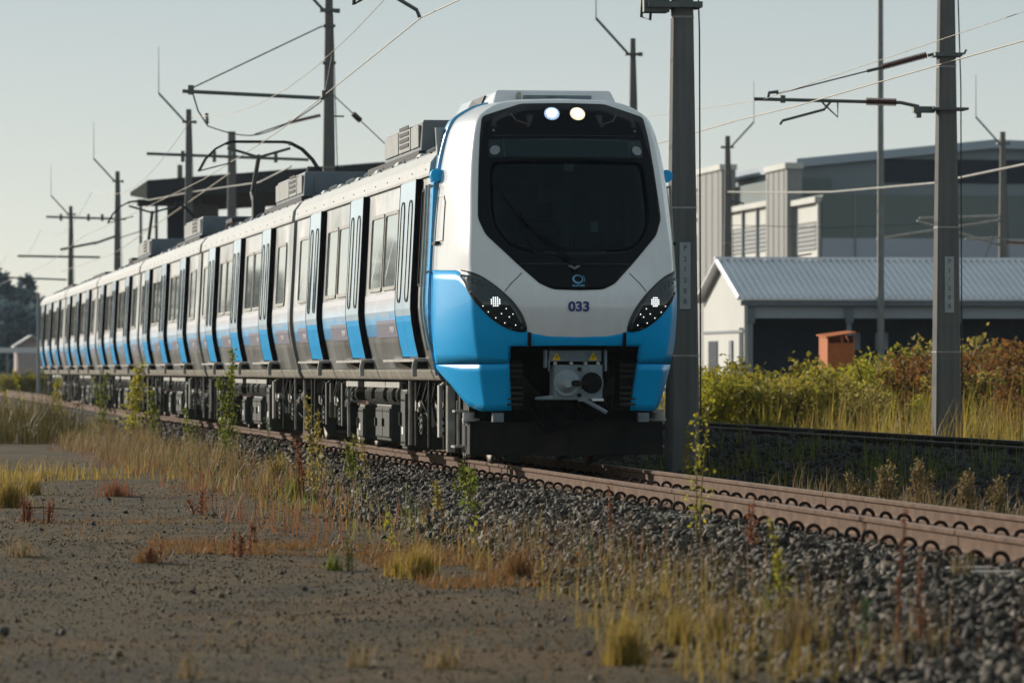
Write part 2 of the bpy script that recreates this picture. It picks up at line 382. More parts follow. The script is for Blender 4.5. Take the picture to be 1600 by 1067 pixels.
# strays rolled off the shoulder, grit on the ground
P, S = scatter(-9, -2.4, 21, 80, 150, .005, .016, gz, lambda x, y: (x < toe(y) + .2) & (rng.random(len(x)) < np.clip(1.25 - (y-24)/40, .06, 1)*(.35+.9*hnoise(x, y, 1.3, 61)))); P2, S2 = scatter(-12, -2.4, 21, 80, 1.6, .012, .03, gz, lambda x, y: x < toe(y))
P3, S3 = scatter(-3.9, -2.3, 21, 70, 14, .02, .05, gz, lambda x, y: (x < toe(y) + .15) & (x > toe(y) - .55))
V, F = chunks(np.concatenate([P, P2, P3]), np.concatenate([S, S2, S3]))
o = np_mesh('grit', V, F, stonemat('grit_stone', [(.035,.026,.013),(.08,.058,.028),(.125,.093,.047),(.055,.041,.022)])); tag(o, 'loose grit strewn over the open gravel ground', 'gravel', kind='stuff')

# loose dark stones lying on the ground: (photo x, y, size in photo px, label)
LOOSE = [(98,985,23,'block-like dark stone in the bottom left, larger than the others around it'),(4,990,22,'dark stone cut by the left edge of the frame'),
 (376,967,15,'dark flat-topped stone in the foreground below the orange weeds'),(300,924,14,'dark pyramid-shaped stone on the open gravel left of centre'),(476,920,13,'dark grey stone beside the orange moss patch'),
 (41,955,10,None),(78,911,9,None),(148,899,9,None),(21,906,8,None),(196,799,10,None),(171,784,9,None),(202,777,7,None),(221,783,7,None),(146,820,9,None),(145,802,7,None),(115,802,8,None),
 (335,804,10,None),(413,806,11,None),(441,799,10,None),(395,780,8,None),(257,831,7,None),(212,849,7,None),(83,851,9,None),(66,828,8,None),(440,893,18,None),(507,879,14,None),(540,930,12,None),(545,972,10,None),
 (525,969,12,None),(491,1020,9,None),(360,1016,7,None),(440,970,9,None),(616,1011,12,None),(538,973,9,None),(572,970,8,None),(882,975,11,None),(920,1025,18,'flat dark stone in the foreground left of the golden grass tuft'),(925,931,16,'dark squarish stone at the foot of the ballast'),(886,919,16,None),(832,914,15,'flat dark stone at the end of the orange moss'),(1140,1016,20,'dark stone shaded at the ballast toe right of the tuft'),
 (560,1010,9,None),(700,1000,8,None),(742,962,7,None),(668,930,8,None),(1000,1010,9,None),(250,960,8,None),(170,1010,9,None),(60,1040,9,None),(300,1050,10,None)]
LST = stonemat('loose_stone', [(.035,.034,.036), (.075,.07,.066), (.05,.046,.044)])
LM = [(975,1000,'bright golden grass tuft'),(655,880,'golden tuft at the orange moss'),(98,985,'block-like stone at bottom left'),(376,967,'flat-topped foreground stone'),(300,924,'pyramid-shaped stone'),(476,920,'grey stone beside the moss'),
 (42,805,'bushy dark red weed'),(320,790,'lone dark red weed'),(15,770,'golden tuft cut by the left edge'),(395,840,'thin red stalk in the moss'),(243,870,'low red weed'),(542,870,'grey-green seedlings'),(435,760,'yellow-green tuft at the ballast'),(925,931,'squarish stone at the ballast foot')]
_seen = {}
def stone_label(x, y, sp):
    lx, ly, nm = min(LM, key=lambda q: (q[0]-x)**2 + (2.2*(q[1]-y))**2)
    dx, dy = x-lx, 2.2*(y-ly)
    rel = ('right of' if dx > 0 else 'left of') if abs(dx) > abs(dy) else ('in front of' if dy > 0 else 'behind')
    near = 'close' if abs(dx)+abs(dy) < 70 else 'a little way' if abs(dx)+abs(dy) < 160 else 'well'
    w = 'tiny' if sp <= 7 else 'small' if sp <= 9 else 'fist-sized' if sp <= 11 else 'larger'
    b = f'{w} dark stone {near} {rel} the {nm}'; k = _seen.get(b, 0); _seen[b] = k+1
    return b if k == 0 else b.replace('dark stone', ['blackish stone','grey-black pebble','charcoal-coloured lump'][min(k-1,2)])
for px_, py_, sp, lab in LOOSE:
    Z = 1.52 * FPX / (py_ - 579); p = at(px_, py_, Z); s = sp * Z / FPX * .78
    V, F = chunks(np.zeros((1, 3)), np.array([s])); V[:, 2] *= .8
    o = np_mesh('loose_stone', V, F, LST)
    zmin = V[:, 2].min()
    o.location = (p.x, p.y, float(gz(p.x, p.y)) - zmin * .75)
    tag(o, lab or stone_label(px_, py_, sp), 'stone', 'loose stones on the gravel ground')
    md = o.modifiers.new('bevel', 'BEVEL'); md.width = s * .12; md.segments = 1

# ------------------------------------------------------------------ track
def rail_prof():
    return [(a, c*1.07) for a, c in [(-.062,0),(.062,0),(.062,.010),(.018,.026),(.008,.045),(.008,.115),(.034,.128),(.035,.150),(.028,.158),(-.028,.158),(-.035,.150),(-.034,.128),(-.008,.115),(-.008,.045),(-.018,.026),(-.062,.010)]]
def build_rail(name, parent, x, z, y0, y1, mats=None):
    m = MB(); pr = [(a + x, c + z) for a, c in rail_prof()]; m.extrude_y(pr, y0, y1)
    k = len(pr)
    for i, f in enumerate(m.f):
        if set(f) == {8, 9, k+9, k+8}: m.m[i] = 1
    return m.build(name, mats or [RUST, RAILTOP], parent)
track = tag(empty('railway_track', (0, 0, 0)), 'near railway track of rusty rails on ballast carrying the blue and white train', 'track', 'railway tracks')
JO = [9.4, 20.05, 30.7, 41.6, 52.2, 62.7, 73.4, 84.0, 94.6, 105.3, 116, 126.6, 137.3, 148, 200, 260]
for xs, off in ((-.5685, 0.0), (.5685, -1.2)):
    for a, b in zip(JO[:-1], JO[1:]):
        build_rail('rail', track, xs, RT - .169, a + off + .016, b + off - .016)
# sleepers: twin ends just proud of the ballast
slm = MB(); slm.hexa([(-1.06,-.11,-.2),(1.06,-.11,-.2),(1.06,.11,-.2),(-1.06,.11,-.2),(-1.04,-.10,.012),(1.04,-.10,.012),(1.04,.10,.012),(-1.04,.10,.012)])
sl0 = slm.build('sleeper', SLEEPER, track, bevel=.012, seg=1)
ys = np.arange(21.3, 160, .65); sl0.location = (0, ys[0], RT - .190)
for y in ys[1:]:
    c = sl0.copy(); COL.objects.link(c); c.location.y = y; c.parent = track
# spring clips: a round iron loop standing beside the rail foot at each sleeper
cm = MB()
loop = [(0, 0, 0)] + [(-.052 + .050*math.cos(R(a)), .012*math.sin(R(a)), .032 + .050*math.sin(R(a))) for a in range(-40, 225, 22)] + [(-.105, 0, .0)]
cm.tube(loop, .0165, 6); cm.box(-.13, .0, -.05, .05, -.03, .004)
cl0 = cm.build('rail_clip', CLIP, track)
def put_clip(x, y, flip, first=[True]):
    c = cl0 if first[0] else cl0.copy()
    if not first[0]: COL.objects.link(c); c.parent = track
    first[0] = False; c.location = (x + random.uniform(-.008,.008), y + random.uniform(-.03,.03), RT - .172 + random.uniform(-.012,.006)); c.scale = (1, 1, .95); c.rotation_euler = (random.uniform(-.12,.12), random.uniform(-.1,.1), (math.pi if flip else 0) + random.uniform(-.3,.3))
for y in ys[:150]: put_clip(-.5685 - .058, y, False)
for y in ys[8:78]: put_clip(.5685 - .058, y, False)
for y in ys[8:60]: put_clip(-.5685 + .058, y, True)
track2 = tag(empty('railway_track', (6.0, 0, 0)), 'second railway track raised on a dark shaded ballast bank behind the near one', 'track', 'railway tracks')
for xs in (-.5685, .5685):
    for a in range(16, 300, 22):
        build_rail('rail', track2, xs, .64 - .169, a + .004, a + 21.996, [mat('shade_dark_rail', (.06,.045,.04), .8, var=.2), mat('shade_dark_rail_top', (.10,.085,.08), .5, metal=.3)])  # darker rail colours paint in the shade over this track
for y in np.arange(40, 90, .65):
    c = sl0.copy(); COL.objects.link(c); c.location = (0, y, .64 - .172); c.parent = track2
# ------------------------------------------------------------------ train: carriage body
SIDE = [(1.315,3.33),(1.335,2.9),(1.36,2.4),(1.385,1.95),(1.388,1.80),(1.375,1.65),(1.335,1.42),(1.285,1.20),(1.262,1.10),(1.25,1.06),(1.22,.99),(1.20,.955)]
def sx(z):
    """half width of the body at height z above rail"""
    p = sorted(SIDE, key=lambda a: a[1])
    return float(np.interp(z, [a[1] for a in p], [a[0] for a in p]))
def side_z(z0, z1):
    zs = sorted({z0, z1} | {round(z,3) for x, z in SIDE if z0 < z < z1} | {z for z in (1.72,1.6,1.5,1.3) if z0 < z < z1})
    return zs
def skin(mb, s, y0, y1, z0, z1, out, thick=.02, mi=0):
    """a panel that follows the body side, standing OUT proud, THICK deep; s = -1 left, +1 right"""
    zs = side_z(z0, z1); n = len(zs)
    o_ = [(s*(sx(z)+out), z+RT) for z in zs]; i_ = [(s*(sx(z)+out-thick), z+RT) for z in zs]
    return mb.extrude_y(o_ + i_[::-1], y0, y1, mi)
def rrect(y0, y1, z0, z1, r, n=4):
    pts = []
    for cy, cz, a0 in ((y1-r, z1-r, 0), (y0+r, z1-r, 90), (y0+r, z0+r, 180), (y1-r, z0+r, 270)):
        for k in range(n+1):
            a = R(a0 + 90*k/n); pts.append((cy + r*math.cos(a), cz + r*math.sin(a)))
    return pts
def side_window(s, y0, y1, z0, z1, r, out, fr, parent, fmat, name='window', deep=.018, one=False):
    """rounded window on the body side: proud frame ring (the part) and a pane in it (sub-part)"""
    o_ = rrect(y0, y1, z0, z1, r); i_ = rrect(y0+fr, y1-fr, z0+fr, z1-fr, max(.01, r-fr)); n = len(o_)
    P = lambda q, d: (s*(sx(q[1]) + out + d), q[0], q[1] + RT)
    m = MB(); vs = [P(q, 0) for q in o_] + [P(q, deep) for q in o_] + [P(q, deep) for q in i_] + [P(q, 0) for q in i_]; fs = []
    for j in range(n):
        k = (j+1) % n
        fs += [(j,k,n+k,n+j), (n+j,n+k,2*n+k,2*n+j), (2*n+j,2*n+k,3*n+k,3*n+j)]
    m.add(vs, fs); gl = [P(q, .004) for q in i_]
    if one:
        m.add(gl, [tuple(range(n))], 1); return m.build(name, [fmat, WINGLASS], parent)
    f = m.build(name, fmat, parent)
    g = MB(); g.add(gl, [tuple(range(n))]); g.build('pane', WINGLASS, f)
    return f

def livery_mat():
    """printed side band: pale at the top, fading to blue in little squares"""
    m = bpy.data.materials.new('printed_band'); m.use_nodes = True; t = m.node_tree; b = t.nodes['Principled BSDF']; L = t.links.new; N = t.nodes.new
    tc = N('ShaderNodeTexCoord'); sp = N('ShaderNodeSeparateXYZ'); L(tc.outputs['Object'], sp.inputs[0])
    sn = N('ShaderNodeVectorMath'); sn.operation = 'SNAP'; sn.inputs[1].default_value = (5, .28, .09); L(tc.outputs['Object'], sn.inputs[0])
    wn = N('ShaderNodeTexWhiteNoise'); L(sn.outputs[0], wn.inputs[0])
    r = N('ShaderNodeMapRange'); r.inputs[1].default_value = RT+1.55; r.inputs[2].default_value = RT+2.02; L(sp.outputs[2], r.inputs[0])
    ad = N('ShaderNodeMath'); ad.operation = 'MULTIPLY_ADD'; L(wn.outputs[0], ad.inputs[0]); ad.inputs[1].default_value = .22; L(r.outputs[0], ad.inputs[2])
    cr = N('ShaderNodeValToRGB'); L(ad.outputs[0], cr.inputs[0]); el = cr.color_ramp.elements
    el[0].position = .15; el[0].color = (.03,.25,.50,1); el[1].position = .95; el[1].color = (.27,.28,.31,1)
    e = el.new(.45); e.color = (.10,.36,.62,1); e = el.new(.6); e.color = (.28,.38,.48,1)
    L(cr.outputs[0], b.inputs['Base Color']); b.inputs['Roughness'].default_value = .38; b.inputs['Metallic'].default_value = .45
    return m
LIVERY = livery_mat()

def text_obj(s, name, size, mat_, parent, loc, rot, extrude=.002, bold=0.0, sx_=1.0):
    c = bpy.data.curves.new(name, 'FONT'); c.body = s; c.size = size; c.extrude = extrude; c.offset = bold
    c.align_x = 'CENTER'; c.align_y = 'CENTER'; c.materials.append(mat_)
    tmp = bpy.data.objects.new(name, c); me = bpy.data.meshes.new_from_object(tmp); bpy.data.objects.remove(tmp)
    if not me.materials: me.materials.append(mat_)
    o = bpy.data.objects.new(name, me); link(o, parent); o.location = loc; o.rotation_euler = rot; o.scale.x = sx_
    return o

DOORS = (3.3, 9.0, 14.55)
def build_body(car, y0, y1, doors, s_list=(-1, 1)):
    """shell, roof, doors, windows of one carriage between y0 and y1 (local y)"""
    m = MB(); prof = [(-x, z+RT) for x, z in SIDE] + [(x, z+RT) for x, z in reversed(SIDE)]
    m.extrude_y(prof, y0, y1); m.build('body_shell', STEEL, car)
    rf = MB()
    half = [(1.352,3.315),(1.352,3.345),(1.335,3.47),(1.235,3.60),(1.09,3.67),(.85,3.72)]
    pr = [(-x, z+RT) for x, z in half] + [(x, z+RT) for x, z in reversed(half)]
    rf.extrude_y(pr, y0 - .02, y1 + .02); rf.build('roof', ROOFPANEL, car)
    bl = MB()
    for s in (-1, 1):
        k = 0
        for y in np.arange(y0 + .35, y1 - .2, 1.3):
            bl.disc((s*1.349, y, 3.40+RT), .009, 'x', 6, 0, .010)
            bl.disc((s*1.20, y + .65, 3.62+RT), .011, 'x', 6, 0, .03); k += 1
    o = bl.build('roof_bolts', DARK, car, fix=False); o['kind'] = 'stuff'
    so = MB()
    for s in (-1, 1): skin(so, s, y0 + .01, y1 - .01, .965, 1.075, .012, .05)
    so.build('sole_bar', DIRTYSTEEL, car)
    for s in s_list:
        for yd in doors:
            # sliding door standing proud of the body, two leaves
            for k in (0, 1):
                a = yd + .03 + k*.765; b_ = a + .755
                lf = MB(); skin(lf, s, a, b_, 1.72, 3.30, .075, .07, 0); skin(lf, s, a, b_, 1.235, 1.72, .075, .07, 1)
                door = lf.build('door', [PALEBLUE, BLUE], car)
                side_window(s, a + .20, b_ - .20, 1.88, 3.08, .13, .076, .022, door, RUBBER, 'door_window', .010, True)
            for q0, q1 in ((yd - .012, yd + .03), (yd + 1.555, yd + 1.59)):
                e = MB(); skin(e, s, q0, q1, 1.22, 3.31, .078, .085); e.build('door_seal', RUBBER, car)
            g = MB(); xg = sx(1.17)
            g.box(*sorted((s*(xg-.02), s*(xg+.13))), yd - .16, yd + 3.3, 1.175+RT, 1.205+RT, 0)
            g.build('door_guide', PIPE, car)
            st = MB()
            v = [(s*(xg-.04), yd-.02, 1.09+RT), (s*(xg-.02), yd-.02, 1.09+RT), (s*(xg-.02), yd+1.5, 1.09+RT), (s*(xg-.04), yd+1.5, 1.09+RT),
                 (s*(xg-.03), yd-.02, 1.172+RT), (s*(xg+.15), yd-.02, 1.172+RT), (s*(xg+.15), yd+1.5, 1.172+RT), (s*(xg-.03), yd+1.5, 1.172+RT)]
            st.hexa(v, 0); st.tube([(s*(xg+.135), yd-.13, 1.20+RT), (s*(xg+.155), yd-.13, 1.12+RT), (s*(xg+.15), yd-.12, 1.0+RT)], .03, 8, 1)
            st.build('door_step', [UNDERD, PIPE], car)
        # windows between the doors, livery band
        bays = []
        ed = list(doors)
        for i in range(len(ed)-1): bays.append((ed[i] + 1.60, ed[i+1] - .02, 2))
        bays.insert(0, (y0 + .25, ed[0] - .02, 1)); bays.append((ed[-1] + 1.60, y1 - .15, 1))
        for a, b_, n in bays:
            if b_ - a < 1.2: continue
            w = 1.42 if n == 2 else min(1.42, (b_ - a) - .7)
            c = (a + b_) / 2
            st = [c - w - .06, c + .06] if n == 2 else [c - w/2]
            if w > .5:
                for q in st: side_window(s, q, q + w, 2.06, 3.03, .10, .002, .045, car, PIPE)
            lv = MB(); skin(lv, s, a + .02, b_ - .02, 1.50, 2.02, .004, .003); lv.build('printed_band', LIVERY, car)
            if b_ - a > 1.8:
                pb = MB(); skin(pb, s, a + .03, a + min(2.7, b_-a-.6), 1.48, 1.69, .008, .003); band = pb.build('name_band', PURPLE, car)
                zc = 1.585; tilt = math.atan2(sx(1.65) - sx(1.52), .13)
                text_obj('PRASA', 'name_lettering', .15, LETTER, band, (s*(sx(zc)+.0115), a + 1.05, zc + RT), (R(90) - 0, 0, R(-90) if s < 0 else R(90)), .001)

def build_ac(car, y0, y1, w=.93, h0=3.72, h1=4.19):
    ac = MB(); ac.hexa([(-w,y0,h0+RT),(w,y0,h0+RT),(w,y1,h0+RT),(-w,y1,h0+RT),(-w+.03,y0+.02,h1+RT),(w-.03,y0+.02,h1+RT),(w-.03,y1,h1+RT),(-w+.03,y1,h1+RT)])
    a = ac.build('roof_unit', MATS['roof_unit_grey'], car, bevel=.03)
    for s in (-1, 1):
        for k, (q0, q1) in enumerate(((y0+.12, y0+.9), (y0+1.0, y0+2.2), (y0+2.3, y1-.1))):
            p = MB(); p.box(*sorted((s*w*.985, s*(w+.012))), q0, q1, h0+.14+RT, h1-.06+RT); pl = p.build('side_panel', mat('unit_side_grey', (.33,.34,.33), .5, var=.08, dirt=(.2,.18,.14), dirt_amt=.4), a)
            if k == 1:
                for j in range(4):
                    sl = MB(); sl.box(*sorted((s*(w+.012), s*(w+.022))), q0+.12, q1-.12, h0+.19+.075*j+RT, h0+.235+.075*j+RT); sl.build('louvre', DARK, a)
    fp = MB(); fp.box(-w*.8, w*.8, y0-.012, y0+.02, h0+.06+RT, h1-.1+RT); fp.build('front_panel', MATS['roof_unit_grey'], a)
    sk = MB(); sk.box(-w-.05, w+.05, y0-.25, y1+1.6, h0-.03+RT, h0+.075+RT); sk.build('roof_skid', DARK, car)
    return a
mat('roof_unit_grey', (.13, .16, .19), .5, var=.1, dirt=(.3,.28,.24), dirt_amt=.35)
def roof_clutter(car, y0, y1, rnd):
    """brackets and cable ducts along the cove edge"""
    for y in np.arange(y0, y1, 2.35):
        for s in (-1, 1):
            b = MB(); x = s*.98
            b.hexa([(x-.10,y,3.64+RT),(x+.10,y,3.64+RT),(x+.10,y+.5,3.64+RT),(x-.10,y+.5,3.64+RT),(x-.04,y+.12,3.73+RT),(x+.04,y+.12,3.73+RT),(x+.04,y+.45,3.73+RT),(x-.04,y+.45,3.73+RT)])
            b.tube([(x,y-.2,3.73+RT),(x*.85,y+.25,3.80+RT),(x*.6,y+.9,3.78+RT)], .02, 6)
            b.build('roof_bracket', [MATS['roof_unit_grey'] if rnd.random() < .5 else ROOFPANEL], car)
    d = MB(); d.box(-.55, -.2, y0, y1, 3.70+RT, 3.86+RT); d.box(.2, .6, y0+.3, y1-.8, 3.70+RT, 3.92+RT); d.build('roof_duct', DARK, car)

# ------------------------------------------------------------------ running gear
def wheel_mb():
    m = MB()
    pr = [(.0,.06),(.10,.06),(.12,.05),(.34,.035),(.37,.065),(.43,.062),(.435,.0),(.46,-.02),(.455,-.06),(.37,-.065),(.34,-.035),(.12,-.05),(.10,-.06),(.0,-.06)]
    n = 24; vs = [(x, r*math.cos(2*math.pi*j/n), r*math.sin(2*math.pi*j/n)) for r, x in pr for j in range(n)]; k = len(pr)
    fs = [(i*n+j, i*n+(j+1)%n, (i+1)*n+(j+1)%n, (i+1)*n+j) for i in range(k-1) for j in range(n)]
    m.add(vs, fs, 0, True); return m
WHEEL = mat('wheel_steel', (.085,.065,.05), .6, metal=.3, var=.2, dirt=(.05,.035,.025), dirt_amt=.6)
def build_bogie(car, yc, rnd):
    bg_ = MB(); z = RT
    for s in (-1, 1):
        x0, x1 = sorted((s*.84, s*1.02))
        bg_.hexa([(x0,yc-.75,.40+z),(x1,yc-.75,.40+z),(x1,yc+.75,.40+z),(x0,yc+.75,.40+z),(x0,yc-.6,.62+z),(x1,yc-.6,.62+z),(x1,yc+.6,.62+z),(x0,yc+.6,.62+z)])
        for q in (-1, 1):
            bg_.hexa([(x0,yc+q*.7,.50+z),(x1,yc+q*.7,.50+z),(x1,yc+q*1.55,.66+z),(x0,yc+q*1.55,.66+z),(x0,yc+q*.55,.64+z),(x1,yc+q*.55,.64+z),(x1,yc+q*1.55,.78+z),(x0,yc+q*1.55,.78+z)])
    bg_.box(-.9, .9, yc-.22, yc+.22, .42+z, .61+z)
    b = bg_.build('bogie', UNDER, car, bevel=.02)
    w0 = None
    for q in (-1.1, 1.1):
        ax = MB(); ax.tube([(-.9,yc+q,.43+z),(.9,yc+q,.43+z)], .075, 12); ax.build('axle', WHEEL, b)
        for s in (-1, 1):
            if w0 is None: w0 = wheel_mb().build('wheel', WHEEL, b); w = w0
            else: w = w0.copy(); link(w, b)
            w.location = (s*.565, yc+q, .43+z); w.rotation_euler = (0, 0, 0 if s > 0 else math.pi)
            a = MB(); a.box(*sorted((s*.86, s*1.10)), yc+q-.17, yc+q+.17, .30+z, .56+z); a.disc((s*1.12, yc+q, .43+z), .13, 'x', 14, 0, .07)
            for k in range(6): a.disc((s*1.16, yc+q+.09*math.cos(k), .43+z+.09*math.sin(k)), .018, 'x', 6, 0, .02)
            a.build('axle_box', UNDER, b, bevel=.015)
            sp = MB(); t = [(s*.95 + .085*math.cos(u*1.0), yc+q+.085*math.sin(u*1.0), .56+z+u*.0085) for u in np.arange(0, 26, .6)]
            sp.tube(t, .018, 5); sp.build('coil_spring', UNDERD, b)
    for s in (-1, 1):
        for q, zz in ((-.42, .95), (.42, .95)):
            d = MB(); d.tube([(s*1.10,yc+q,.40+z),(s*1.10,yc+q,.62+z)], .048, 10); d.tube([(s*1.10,yc+q,.6+z),(s*1.10,yc+q,.93+z)], .03, 8); d.build('damper', PIPE if q > 0 else UNDER, b)
        for k in range(4):
            h = MB(); y = yc + rnd.uniform(-1.5, 1.5); h.tube([(s*1.12,y,.92+z),(s*1.17,y+rnd.uniform(-.1,.1),.7+z),(s*1.12,y+rnd.uniform(-.3,.3),.5+z),(s*1.02,y+rnd.uniform(-.3,.3),.35+z)], .017, 6)
            h.build('brake_hose', UNDERD, b)
        wv = MB()
        for q in (-1.0, 1.2):
            y = yc + q; pts = [(s*1.14, y + .06*k, .63 + z + .05*math.sin(k*1.7)) for k in range(8)]
            wv = MB(); wv.tube(pts, .026, 6); wv.disc((s*1.14, y+.2, .66+z), .055, 'x', 10, 0, .09); wv.build('air_valve', PIPE, b)
        for q in (-1.62, 1.62):
            lg = MB(); lg.hexa([(s*.50,yc+q-.03,.05+z),(s*.63,yc+q-.03,.05+z),(s*.63,yc+q+.03,.05+z),(s*.50,yc+q+.03,.05+z),(s*.72,yc+q-.03,.62+z),(s*.92,yc+q-.03,.62+z),(s*.92,yc+q+.03,.62+z),(s*.72,yc+q+.03,.62+z)])
            lg.build('guard_iron', UNDER, b)
    return b
def equip_box(car, y0, y1, z0, z1, m, rnd, doors=2, x=1.19):
    b = MB(); b.box(-x, x, y0, y1, z0+RT, z1+RT); o = b.build('equipment_box', m, car, bevel=.02)
    for s in (-1, 1):
        w = (y1-y0)/doors
        for k in range(doors):
            p = MB(); p.box(*sorted((s*x, s*(x+.02))), y0+k*w+.03, y0+(k+1)*w-.03, z0+.05+RT, z1-.05+RT)
            for q in (.12, .82):
                for t in range(4): p.disc((s*(x+.022), y0+k*w+.10+t*(w-.2)/3, z0+q*(z1-z0)+RT), .013, 'x', 6, 0, .014)
            p.box(*sorted((s*(x+.02), s*(x+.05))), y0+k*w+w*.78, y0+k*w+w*.84, z0+(z1-z0)*.4+RT, z0+(z1-z0)*.62+RT)
            d = p.build('box_door', m, o)
            if rnd.random() < .5:
                l = MB(); q = y0+k*w+w*rnd.uniform(.2,.5); zz = z0+(z1-z0)*rnd.uniform(.25,.7)
                l.box(*sorted((s*(x+.021), s*(x+.025))), q, q+.16, zz+RT, zz+.09+RT); l.build('sticker', LETTER if rnd.random() < .6 else YEL, o)
    return o
def comb(car, y0, y1, rnd):
    """white manifold with a row of hooked hoses below the sole bar"""
    for s in (-1, 1):
        p = MB(); p.box(*sorted((s*1.10, s*1.17)), y0, y1, .855+RT, .925+RT); o = p.build('manifold', PIPE, car)
        y = y0 + .1
        while y < y1 - .1:
            h = MB(); h.tube([(s*1.15,y,.86+RT),(s*1.19,y,.80+RT),(s*1.19,y+.02,.72+RT),(s*1.15,y+.03,.66+RT),(s*1.05,y+.03,.64+RT)], .013, 6)
            h.build('hooked_hose', PIPE, o); y += .19 if rnd.random() < .8 else .6
        u = MB(); u.box(*sorted((s*.85, s*1.02)), y0, y1, .60+RT, .66+RT); u.build('hose_tray', MATS['rusty_tray'], car)
mat('rusty_tray', (.10,.05,.035), .8, var=.2)
def upright(car, y, rnd, wide=False):
    for s in (-1, 1):
        p = MB(); x = s*rnd.uniform(1.10, 1.20)
        if wide:
            p.box(*sorted((x-.02, x+.02)), y, y+.16, .30+RT, .90+RT); p.hexa([(x-.02,y,.88+RT),(x+.02,y,.88+RT),(x+.02,y+.16,.88+RT),(x-.02,y+.16,.88+RT),(x-.02-s*.1,y+.05,.97+RT),(x+.02-s*.1,y+.05,.97+RT),(x+.02-s*.1,y+.2,.97+RT),(x-.02-s*.1,y+.2,.97+RT)])
            p.build('bracket_plate', UNDER if rnd.random() < .7 else PIPE, car)
        else:
            p.tube([(x,y,.95+RT),(x,y+rnd.uniform(-.04,.04),.6+RT),(x,y+rnd.uniform(-.04,.04),.16+RT)], rnd.uniform(.014,.032), 8)
            p.build('down_pipe', PIPE if rnd.random() < .3 else UNDER, car)
def fill_under(car, y0, y1, bogies, seed):
    rnd = random.Random(seed)
    c = MB(); c.box(-.72, .72, y0+.1, y1-.1, .72+RT, .96+RT); c.build('underframe', UNDERD, car)
    for b in bogies: build_bogie(car, b, rnd)
    a, b_ = bogies[0] + 2.0, bogies[1] - 2.0; L = b_ - a
    equip_box(car, a+.15, a+.65, .10, .84, UNDER, rnd, 1, 1.20)
    equip_box(car, a+2.1, a+3.7, .17, .64, UNDER, rnd, 2, 1.17)
    equip_box(car, a+5.0, a+5.6, .14, .62, UNDER, rnd, 1, 1.19)
    equip_box(car, a+6.6, min(a+7.8, b_), .24, .66, UNDERD, rnd, 2, .95)
    comb(car, a+1.2, a+5.2, rnd); comb(car, a+6.0, b_-.2, rnd)
    for q in (y0+.35, bogies[0]-1.75, bogies[0]+.1, bogies[0]+1.8, a+1.15, b_-.1, bogies[1]-1.7, bogies[1]+.2, bogies[1]+1.8, y1-.45):
        upright(car, q, rnd, rnd.random() < .45)
        if rnd.random() < .35: upright(car, q + rnd.uniform(.15, .4), rnd)

def build_gangway(car, y0, y1):
    g = MB()
    for k, y in enumerate(np.linspace(y0, y1, 7)[:-1]):
        w = 1.08 if k % 2 else 1.14
        g.box(-w, w, y+.002, y + (y1-y0)/6 - .002, 1.0+RT, 3.55+RT - (.03 if k % 2 else 0))
    g.build('gangway_bellows', RUBBER, car)
def build_panto(car, y):
    """single-arm pantograph, raised"""
    p = MB(); z = RT
    p.box(-.55,.55,y-.2,y+1.3,3.98+z,4.06+z)
    base = p.build('pantograph', DARK, car)
    ins = MB()
    for sx_ in (-.5,.5):
        for q in (0, 1.1):
            for k in range(4): ins.disc((sx_, y+q, 3.76+.06*k+z), .07, 'z', 10, 0, .03)
            ins.tube([(sx_,y+q,3.7+z),(sx_,y+q,4.0+z)], .035, 8)
    ins.build('insulator', INSUL, base)
    a = MB(); a.tube([(0,y+.1,4.05+z),(0,y+1.5,4.62+z)], .07, 8, r2=.055); a.box(-.12,.12,y-.05,y+.3,4.02+z,4.5+z); a.build('lower_arm', DARK, base)
    u = MB(); u.tube([(0,y+1.5,4.62+z),(0,y+.05,5.28+z)], .045, 8); u.tube([(0,y+.05,5.26+z),(-.62,y+.05,5.44+z)], .03, 6); u.tube([(0,y+.05,5.26+z),(.62,y+.05,5.44+z)], .03, 6); u.build('upper_arm', GALV, base)
    hd = MB()
    for q in (-.18, .18):
        hd.tube([(-1.18,y+q,4.98+z),(-1.05,y+q,5.22+z),(-.85,y+q,5.42+z),(-.62,y+q,5.54+z),(-.5,y+q,5.56+z),(.5,y+q,5.56+z),(.62,y+q,5.54+z),(.85,y+q,5.42+z),(1.05,y+q,5.22+z),(1.18,y+q,5.02+z)], .022, 6)
    hd.tube([(-.62,y-.18,5.52+z),(-.62,y+.18,5.52+z)], .025, 6); hd.tube([(.62,y-.18,5.52+z),(.62,y+.18,5.52+z)], .025, 6)
    hd.tube([(-1.18,y,4.98+z),(-.5,y,5.16+z)], .014, 6)
    hd.build('contact_head', DARK, base)

# ---- plain carriages (cars two to six)
CARS = []
PITCH_ = 18.8; Y2 = 70.0
rnd = random.Random(3)
car2 = empty('train_carriage', (0, Y2, 0))
build_body(car2, .28, PITCH_-.28, DOORS); fill_under(car2, .28, PITCH_-.28, (3.4, PITCH_-3.4), 11)
build_gangway(car2, -.28, .28); build_ac(car2, 2.9, 7.6); roof_clutter(car2, 8.6, 17.8, rnd)
LABELS = ['second carriage of the train, coupled right behind the cab carriage, with a grey roof unit',
 'third carriage of the train, with the large raised pantograph on its roof',
 'fourth carriage of the train, with a small distant pantograph near its rear end',
 'fifth carriage of the train, second from the far end, beyond the far pantograph',
 'sixth and last carriage of the train at its far left end']
for k in range(5):
    c = car2 if k == 0 else copy_tree(car2)
    c.location = (0, Y2 + k*PITCH_, 0)
    tag(c, LABELS[k], 'train carriage', 'carriages of the blue and white train'); CARS.append(c)
build_panto(CARS[1], 2.75); build_panto(CARS[2], 16.6)
